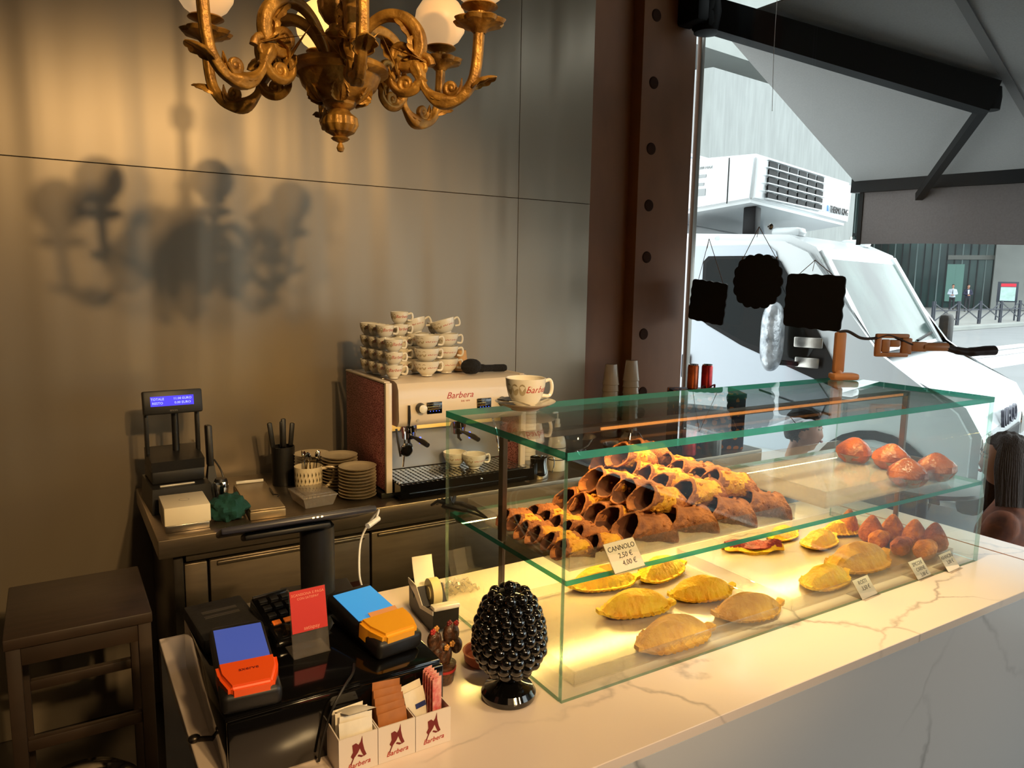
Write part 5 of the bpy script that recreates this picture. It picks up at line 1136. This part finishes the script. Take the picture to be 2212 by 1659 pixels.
# front: grille, lettering, lamps, bumper
obj('grille', box(NB(), (2.022, TW/2, .62), (.02, .95, .16), .01), M['truck_black'], tr_)
obj('bumper', box(NB(), (1.99, TW/2, .38), (.14, TW+.02, .20), .04), M['truck_black'], tr_)
for y_ in (.22, TW-.22): obj('headlamp', box(NB(), (1.99, y_, .68), (.10, .32, .20), .04), M['chrome'], tr_)
bm = NB(); text(bm, 'IVECO', .17, Matrix.Translation((2.030, .92, .81)) @ frame((0, 1, 0), (-.1, 0, 1)), .02, wide=1.1); obj('lettering', bm, mk('badge_grey', (96, 96, 108), .3, .5), tr_, smooth=0)
# wheels with arches
for x_ in (1.42, -2.6):
    for y_ in (.02, TW-.22):
        wh = obj('wheel', lathe(NB(), [(.16, 0), (.30, 0), (.34, .03), (.34, .17), (.30, .20), (.16, .20)], 36, TR(x_, y_+.20, .34, rx=R(90))), M['tyre'], tr_)
        obj('rim', lathe(NB(), [(0, .19), (.06, .2), (.16, .17), (.17, .02), (0, .02)], 28, TR(x_, y_+.20, .34, rx=R(90))), M['steel'], wh)
side([(1.42+.42*math.cos(a*math.pi/12), .32+.42*math.sin(a*math.pi/12)) for a in range(13)]+[(1.42+.36*math.cos(a*math.pi/12), .32+.36*math.sin(a*math.pi/12)) for a in range(12, -1, -1)], M['truck_black'], 'wheel_arch', .02)
# mirrors
mr = obj('mirror_arm', tube(tube(NB(), [(.86, -.01, 1.50), (.82, -.20, 1.52)], .018, 8), [(.90, -.01, 1.14), (.82, -.20, 1.16)], .018, 8), M['truck_black'], tr_)
obj('mirror_housing', ball(NB(), (.78, -.26, 1.34), (.07, .10, .24), 20, 14, fn=lambda q: Vector((q.x, abs(q.y)**.7*math.copysign(1, q.y), abs(q.z)**.6*math.copysign(1, q.z)))), mat('wrapped_film', (206, 210, 214), .25, .4, rgb2=(110, 116, 124), scale=14, bump=.8, bscale=20), tr_, label='mirror housing wrapped in crinkled silver film')
for z_, w_ in ((1.30, .20), (1.16, .17)): obj('mirror_plate', box(NB(), (.95, -.05, z_), (w_, .02, .075), .01), M['steel'], tr_)
obj('mirror_housing', box(NB(), (1.34, TW+.16, 1.30), (.09, .20, .34), .04), M['truck_black'], tr_)
obj('roof_marker', box(NB(), (.62, .30, 2.08), (.22, .16, .07), .03), M['truck_white'], tr_); obj('roof_marker', box(NB(), (.70, TW-.35, 2.05), (.22, .16, .07), .03), M['truck_white'], tr_)
# cargo box with refrigeration unit
obj('cargo_box', box(NB(), (-2.30, .97, 1.72), (3.9, 2.12, 2.06), .02), M['truck_white'], tr_)
obj('box_edge', box(NB(), (-.34, .97, 2.755), (.03, 2.14, .03), .01), M['truck_grey'], tr_); obj('box_edge', box(NB(), (-.34, 2.03, 1.75), (.05, .03, 2.0), .01), M['truck_grey'], tr_)
obj('chassis', box(NB(), (-1.6, .95, .5), (4.6, .8, .25)), M['truck_black'], tr_)
UX0, UX1, UY0, UY1 = .02, .48, .0, 2.05
bm = NB(); hexa(bm, [fr(-.36, UY0, 2.20), fr(UX1-.02, UY0, 2.29), fr(UX1-.02, UY1, 2.25), fr(-.36, UY1, 2.14), fr(-.36, UY0, 2.64), fr(UX1, UY0, 2.63), fr(UX1, UY1, 2.63), fr(-.36, UY1, 2.64)])
bmesh.ops.bevel(bm, geom=list(bm.edges), offset=.03, segments=3, affect='EDGES')
ru = obj('cooling_unit', bm, M['truck_white'], tr_, label='white refrigeration unit with slatted grille above the cab')
bm = NB()
for r_ in range(5):
    for c_ in range(6): box(bm, (UX1+.001, .27+c_*.19, 2.575-r_*.056), (.008, .155, .036), M=I4)
obj('vent', bm, M['truck_black'], ru)
for r_ in range(6): obj('slat', box(NB(), (UX1+.008, .745, 2.603-r_*.056), (.02, 1.16, .010), .003), M['truck_white'], ru)
bm = NB(); text(bm, 'THERMO KING', .085, Matrix.Translation((UX1+.004, 1.72, 2.35)) @ frame((0, 1, 0), (0, 0, 1)), .004, wide=.8); obj('lettering', bm, M['ink'], ru, smooth=0)
obj('logo', box(NB(), (UX1+.003, 1.44, 2.355), (.006, .035, .05), .004), M['sign_blue'], ru)
for z_, w_, h_ in ((2.50, .12, .022), (2.44, .09, .02), (2.38, .12, .05)): obj('sticker', box(NB(), (.02, -.003, z_), (w_, .006, h_)), mk('sticker_grey', (150, 154, 156), .5) if 'sticker_grey' not in M else M['sticker_grey'], ru)
bm = NB(); text(bm, 'C-200 MAX', .028, Matrix.Translation((.06, -.003, 2.56)) @ frame((1, 0, 0), (0, 0, 1)), .004); obj('lettering', bm, M['sticker_grey'], ru, smooth=0)
obj('panel_seam', box(NB(), (.26, -.002, 2.45), (.006, .006, .33)), M['truck_black'], ru)
obj('roof_bracket', box(NB(), (.36, .22, 2.16), (.10, .10, .22), .01), M['truck_black'], tr_)
# ------------------------------------------------------------------ cafe table outside
p = at(2003, 1108, 'z', .74); p.x = max(p.x, 3.55)
p = Vector((3.66, 2.00, 0))
ctb = thing('cafe_table', 'round dark cafe table outside the window', 'table', p)
obj('tabletop', lathe(NB(), [(0, .715), (.26, .715), (.27, .725), (.265, .738), (.255, .735), (0, .735)], 48), mk('table_dark', (58, 56, 60), .3), ctb)
obj('pedestal', lathe(NB(), [(0, 0), (.22, 0), (.22, .015), (.03, .04), (.025, .70), (.06, .714), (0, .714)], 28), M['black'], ctb)
# ------------------------------------------------------------------ PEOPLE
mk('skin', (196, 142, 118), .5, sub=.1); mk('hair_dark', (46, 38, 34), .7, bump=.5, bscale=60); mk('hair_brown', (66, 46, 36), .6, bump=.8, bscale=40, stretch=(6, 6, 1))
mk('shirt_white', (214, 218, 230), .7, var=.03, scale=6); mk('trouser_dark', (44, 46, 52), .8); mk('shoe', (26, 24, 24), .5)
def remesh(bm, vox, it=6):
    me = bpy.data.meshes.new('s'); bm.to_mesh(me); bm.free(); o = bpy.data.objects.new('s', me); C.objects.link(o)
    m = o.modifiers.new('r', 'REMESH'); m.mode = 'VOXEL'; m.voxel_size = vox
    q = o.modifiers.new('q', 'SMOOTH'); q.factor = .5; q.iterations = it
    dg = bpy.context.evaluated_depsgraph_get(); ev = bpy.data.meshes.new_from_object(o.evaluated_get(dg)); bpy.data.objects.remove(o)
    out = NB(); out.from_mesh(ev); return out
def limb(bm, pts, rs, k=4):
    P = smooth_path(pts, k); n = len(P); R_ = []
    for i in range(n):
        t = i/(n-1)*(len(rs)-1); j = min(int(t), len(rs)-2); R_.append(rs[j]+(rs[j+1]-rs[j])*(t-j))
    tube(bm, P, R_, 14); ball(bm, P[0], R_[0]*.98, 14, 10); ball(bm, P[-1], R_[-1]*.98, 14, 10)
def torso(bm, rings):
    """rings (x, z, depth radius, width radius) from below to above"""
    prev = None
    for x, z, rx, ry in rings:
        rg = [bm.verts.new((x+rx*math.copysign(abs(math.cos(t))**.85, math.cos(t)), ry*math.copysign(abs(math.sin(t))**.85, math.sin(t)), z)) for t in [2*math.pi*i/24 for i in range(24)]]
        if prev:
            for i in range(24): bm.faces.new((prev[i], prev[(i+1) % 24], rg[(i+1) % 24], rg[i]))
        else: bm.faces.new(rg[::-1])
        prev = rg
    bm.faces.new(prev)
def head(bm, c, s, yaw, pitch=0, face=True):
    H = Matrix.Translation(c) @ Matrix.Rotation(yaw, 4, 'Z') @ Matrix.Rotation(pitch, 4, 'Y') @ Matrix.Scale(s, 4)   # +x is the way the face looks
    def f(q):
        x, y, z = q
        if z < 0: y *= 1-.32*(-z)**1.3; x = x*(1-.10*(-z)) + .06*(-z)
        if x > .2:
            x -= .10*(x-.2)
            if -.45 < z < .10 and abs(y) < .22: x += .17*(1-abs(y)/.22)*max(0, 1-abs(z+.28)/.24)*1.0       # nose
            if .0 < z < .24 and .12 < abs(y) < .55: x -= .07                                        # eye sockets
            if -.60 < z < -.44 and abs(y) < .35: x += .04                                          # lips
            if z < -.78: x += .10*(abs(y) < .4)
        return Vector((x, y, z))
    ball(bm, (0, 0, 0), (.098, .076, .120), 36, 26, H, f)
    for s_ in (-1, 1):
        ball(bm, (-.005, s_*.076, -.01), (.020, .008, .030), 10, 8, H)
    return H
def face_bits(H, par):
    bm = NB()
    for s_ in (-1, 1): ball(bm, (.076, s_*.029, .012), (.010, .012, .007), 10, 8, H)
    obj('eye', bm, M['porcelain'], par)
    bm = NB()
    for s_ in (-1, 1): ball(bm, (.0845, s_*.029, .012), (.003, .0045, .0045), 8, 6, H); tube(bm, [(.086, s_*.014, .030), (.086, s_*.032, .034), (.076, s_*.048, .028)], .003, 6, H)
    obj('brow', bm, M['hair_dark'], par)
    bm = NB(); ball(bm, (.088, 0, -.058), (.008, .022, .006), 12, 8, H); obj('lips', bm, mk('lip', (168, 96, 90), .5) if 'lip' not in M else M['lip'], par)
def cap_hair(H, m, par):
    bm = NB()
    def f(q):
        lim = -.55+1.05*max(0, min(1, (q.x+.25)/.9))        # hairline: low at the nape, high over the brow
        k = 1.0 if q.z > lim else .86
        w_ = 1+.025*math.sin(13*q.y+9*q.z)+.02*math.sin(21*q.x)
        return Vector((q.x*k*w_-.07, q.y*k*w_*(1-.0), q.z*k*w_+.05))
    ball(bm, (0, 0, 0), (.104, .084, .122), 40, 30, H, f)
    return obj('hair', bm, m, par)
def hand(bm, wrist, d, nrm, s=1):
    """palm and five bent fingers; d = pointing direction, nrm = back of the hand"""
    d = Vector(d).normalized(); nrm = Vector(nrm); nrm = (nrm-d*nrm.dot(d)).normalized(); sd_ = d.cross(nrm); w = Vector(wrist)
    F4 = Matrix((d, sd_, nrm)).transposed().to_4x4(); F4.translation = w
    ball(bm, (.048*s, 0, 0), (.050*s, .040*s, .016*s), 14, 10, F4)
    for k, (y, ln) in enumerate(((-.030, .062), (-.011, .072), (.009, .068), (.028, .052))):
        tube(bm, smooth_path([(.080*s, y*s, 0), (.080*s+ln*.5*s, y*1.1*s, -.006*s), (.080*s+ln*.85*s, y*1.1*s, -.028*s), (.080*s+ln*.9*s, y*1.05*s, -.045*s)], 3), .0085*s, 8, F4)
    tube(bm, smooth_path([(.025*s, -.035*s, -.004*s), (.055*s, -.062*s, -.012*s), (.085*s, -.066*s, -.024*s)], 3), .0095*s, 8, F4)
def person(name, label, loc, yaw, sitting, shirt, trousers, hair, sc=1.0, headyaw=0, longhair=False, arms='desk', seat=.46, detail=True, inner=None, tie=None):
    t = thing(name, label, 'person', loc, yaw, None); t.scale = (sc, sc, sc); vox = .010 if detail else .024
    h = seat+.09 if sitting else .95
    def torso_rings(g): return [(.0, h-.06, .124+g, .172+g), (.0, h, .118+g, .166+g), (.005, h+.12, .095+g, .135+g), (.01, h+.26, .110+g, .155+g), (.005, h+.38, .105+g, .175+g), (-.005, h+.45, .085+g, .165+g), (-.005, h+.50, .060+g*.6, .10+g*.6)]
    A_ = []; L_ = []
    for s_ in (-1, 1):
        sh_ = (-.005, s_*.165, h+.43)
        if arms == 'desk': el_, wr_ = (.10, s_*.225, h+.19), (.32, s_*.13, h+.21)
        elif arms == 'clasp': el_, wr_ = (.03, s_*.26, h+.18), (.19, s_*.045, h+.13)
        else: el_, wr_ = (.0, s_*.24, h+.15), (.08, s_*.22, h-.08)
        A_.append((sh_, el_, wr_))
        hp_ = (.02, s_*.085, h-.03)
        kn_, an_ = ((.46, s_*.11, h-.01), (.47, s_*.105, .08)) if sitting else ((.03, s_*.10, .50), (.0, s_*.105, .08))
        L_.append((hp_, kn_, an_))
    bm = NB(); torso(bm, torso_rings(-.012)); limb(bm, [(-.005, 0, h+.46), (.0, 0, h+.52), (.022, 0, h+.60)], [.066, .054, .052])
    for (sh_, el_, wr_), (hp_, kn_, an_) in zip(A_, L_):
        limb(bm, [sh_, el_], [.050, .040]); limb(bm, [el_, wr_], [.040, .027]); limb(bm, [hp_, kn_], [.078, .052]); limb(bm, [kn_, an_], [.050, .035])
        limb(bm, [an_, (an_[0]+.14, an_[1], .04)], [.036, .028]); limb(bm, [wr_, Vector(wr_).lerp(Vector(el_), -.06)], [.027, .026])
    H = head(bm, Vector((.045, 0, h+.685)), 1.0, headyaw, 0)
    bm = remesh(bm, vox*.8 if detail else vox, 3)
    for sh_, el_, wr_ in A_:
        w, e_ = Vector(wr_), Vector(el_); hand(bm, w-(w-e_).normalized()*.01, w-e_, (0, 0, 1) if arms != 'down' else (0, math.copysign(1, w.y), 0))
    body = obj('body', bm, M['skin'], t, smooth=180)
    if detail: face_bits(H, body)
    bm = NB(); torso(bm, torso_rings(.012)); limb(bm, [(-.005, 0, h+.45), (.0, 0, h+.485)], [.078, .070])
    for sh_, el_, wr_ in A_:
        limb(bm, [sh_, el_], [.068, .054]); limb(bm, [el_, Vector(el_).lerp(Vector(wr_), .88)], [.054, .041])
    obj('shirt', remesh(bm, vox, 4), shirt, t, smooth=180)
    if inner:
        bm = NB(); prism(bm, [(-.035, -.16), (.035, -.16), (.055, .12), (-.055, .12)], .0, .012, Matrix.Translation((.118, 0, h+.34)) @ frame((0, 1, 0), (-.12, 0, 1))); obj('shirt_front', bm, inner, t)
    if tie:
        bm = NB(); prism(bm, [(0, -.20), (.022, -.15), (.010, .10), (-.010, .10), (-.022, -.15)], .0, .010, Matrix.Translation((.124, 0, h+.36)) @ frame((0, 1, 0), (-.12, 0, 1))); obj('tie', bm, tie, t)
    bm = NB(); torso(bm, [(0, h-.12, .10, .14), (0, h-.03, .122, .170), (.0, h+.02, .108, .150)])
    for hp_, kn_, an_ in L_: limb(bm, [hp_, kn_], [.092, .066]); limb(bm, [kn_, (an_[0], an_[1], .10)], [.064, .050])
    obj('trousers', remesh(bm, vox, 4), trousers, t, smooth=180)
    bm = NB()
    for hp_, kn_, an_ in L_: ball(bm, (an_[0]+.06, an_[1], .045), (.14, .048, .045), 16, 10)
    obj('shoes', bm, M['shoe'], t)
    cap_hair(H, hair, body)
    if longhair:
        bm = NB(); rn = random.Random(3)
        for q in range(54):
            a_ = R(62)+q/53*R(236); x_, y_ = .098*math.cos(a_), .080*math.sin(a_); j = rn.uniform(-.012, .012)
            tube(bm, smooth_path([H @ Vector((x_*.75-.01, y_*.75, .085)), H @ Vector((x_*1.08-.01, y_*1.12, -.02)), H @ Vector((x_*1.1-.02+j, y_*1.2, -.16)), H @ Vector((x_*1.2-.03, y_*1.3+j, -.30)), H @ Vector((x_*1.15-.04+j, y_*1.25+j, -.40-rn.random()*.08))], 4), [.016]*9+[.013]*4+[.009]*3+[.003], 6)
        h2 = obj('long_hair', bm, hair, body); h2['kind'] = 'stuff'
    return t
# man at the cafe table
hm = dist(1722, 915, 4.10)
hy = math.atan2(-1, .55)
mx_, my_ = hm.x, hm.y
person('person', 'man with short dark hair and white shirt sitting outside, facing right', (mx_, my_, hm.z-1.26), R(-76), True, M['shirt_white'], M['trouser_dark'], M['hair_dark'], headyaw=R(14))
def chair(name, label, loc, rz, m):
    t = thing(name, label, 'chair', loc, rz)
    obj('seat', box(NB(), (0, 0, .44), (.42, .42, .03), .01), m, t)
    obj('backrest', sheet(NB(), lambda u, v: (-.20-.04*math.cos((u-.5)*2.6), (u-.5)*.42, .50+.36*v+.05*math.cos((u-.5)*3)*v), 12, 6, .014), m, t)
    for sx_ in (-1, 1):
        for sy_ in (-1, 1): obj('leg', tube(NB(), [(sx_*.17, sy_*.17, .43), (sx_*.20, sy_*.20, 0)], .014, 8), m, t)
    return t
mk('chair_white', (216, 212, 216), .4)
chair('cafe_chair', 'dark cafe chair under the man in the white shirt', (mx_+.0, my_+.0, hm.z-1.26), R(-76), M['black'])
# woman near the glass
hw = dist(2196, 985, 3.30)
wsh = mat('rust_knit', (150, 84, 52), .85, rgb2=(96, 54, 40), scale=16, bump=.3)
person('person', 'woman with long brown hair sitting just outside the window beyond the case', (hw.x, hw.y, hw.z-1.26), R(104), True, wsh, M['trouser_dark'], M['hair_brown'], longhair=True, headyaw=R(24))
chair('cafe_chair', 'white curved cafe chair under the woman by the window', (hw.x, hw.y, hw.z-1.26), R(104), M['chair_white'])
# two men far away
pz = at(2054, 672, 'z', .12)
person('person', 'distant man in light shirt and tie standing by the glass doors', (pz.x, pz.y, .12), math.atan2(-pz.y, -pz.x), False, mk('shirt_pale', (196, 206, 220), .7), M['trouser_dark'], M['hair_dark'], arms='clasp', detail=False, tie=M['ink'])
pz = onplane(2086, 680, pz, fn); pz.z = .12
person('person', 'distant man in dark jacket and white shirt standing right of the tie wearer', (pz.x, pz.y, .12), math.atan2(-pz.y, -pz.x)+.3, False, mk('jacket_navy', (34, 38, 62), .7), M['trouser_dark'], M['hair_dark'], arms='clasp', detail=False, inner=M['shirt_white'])
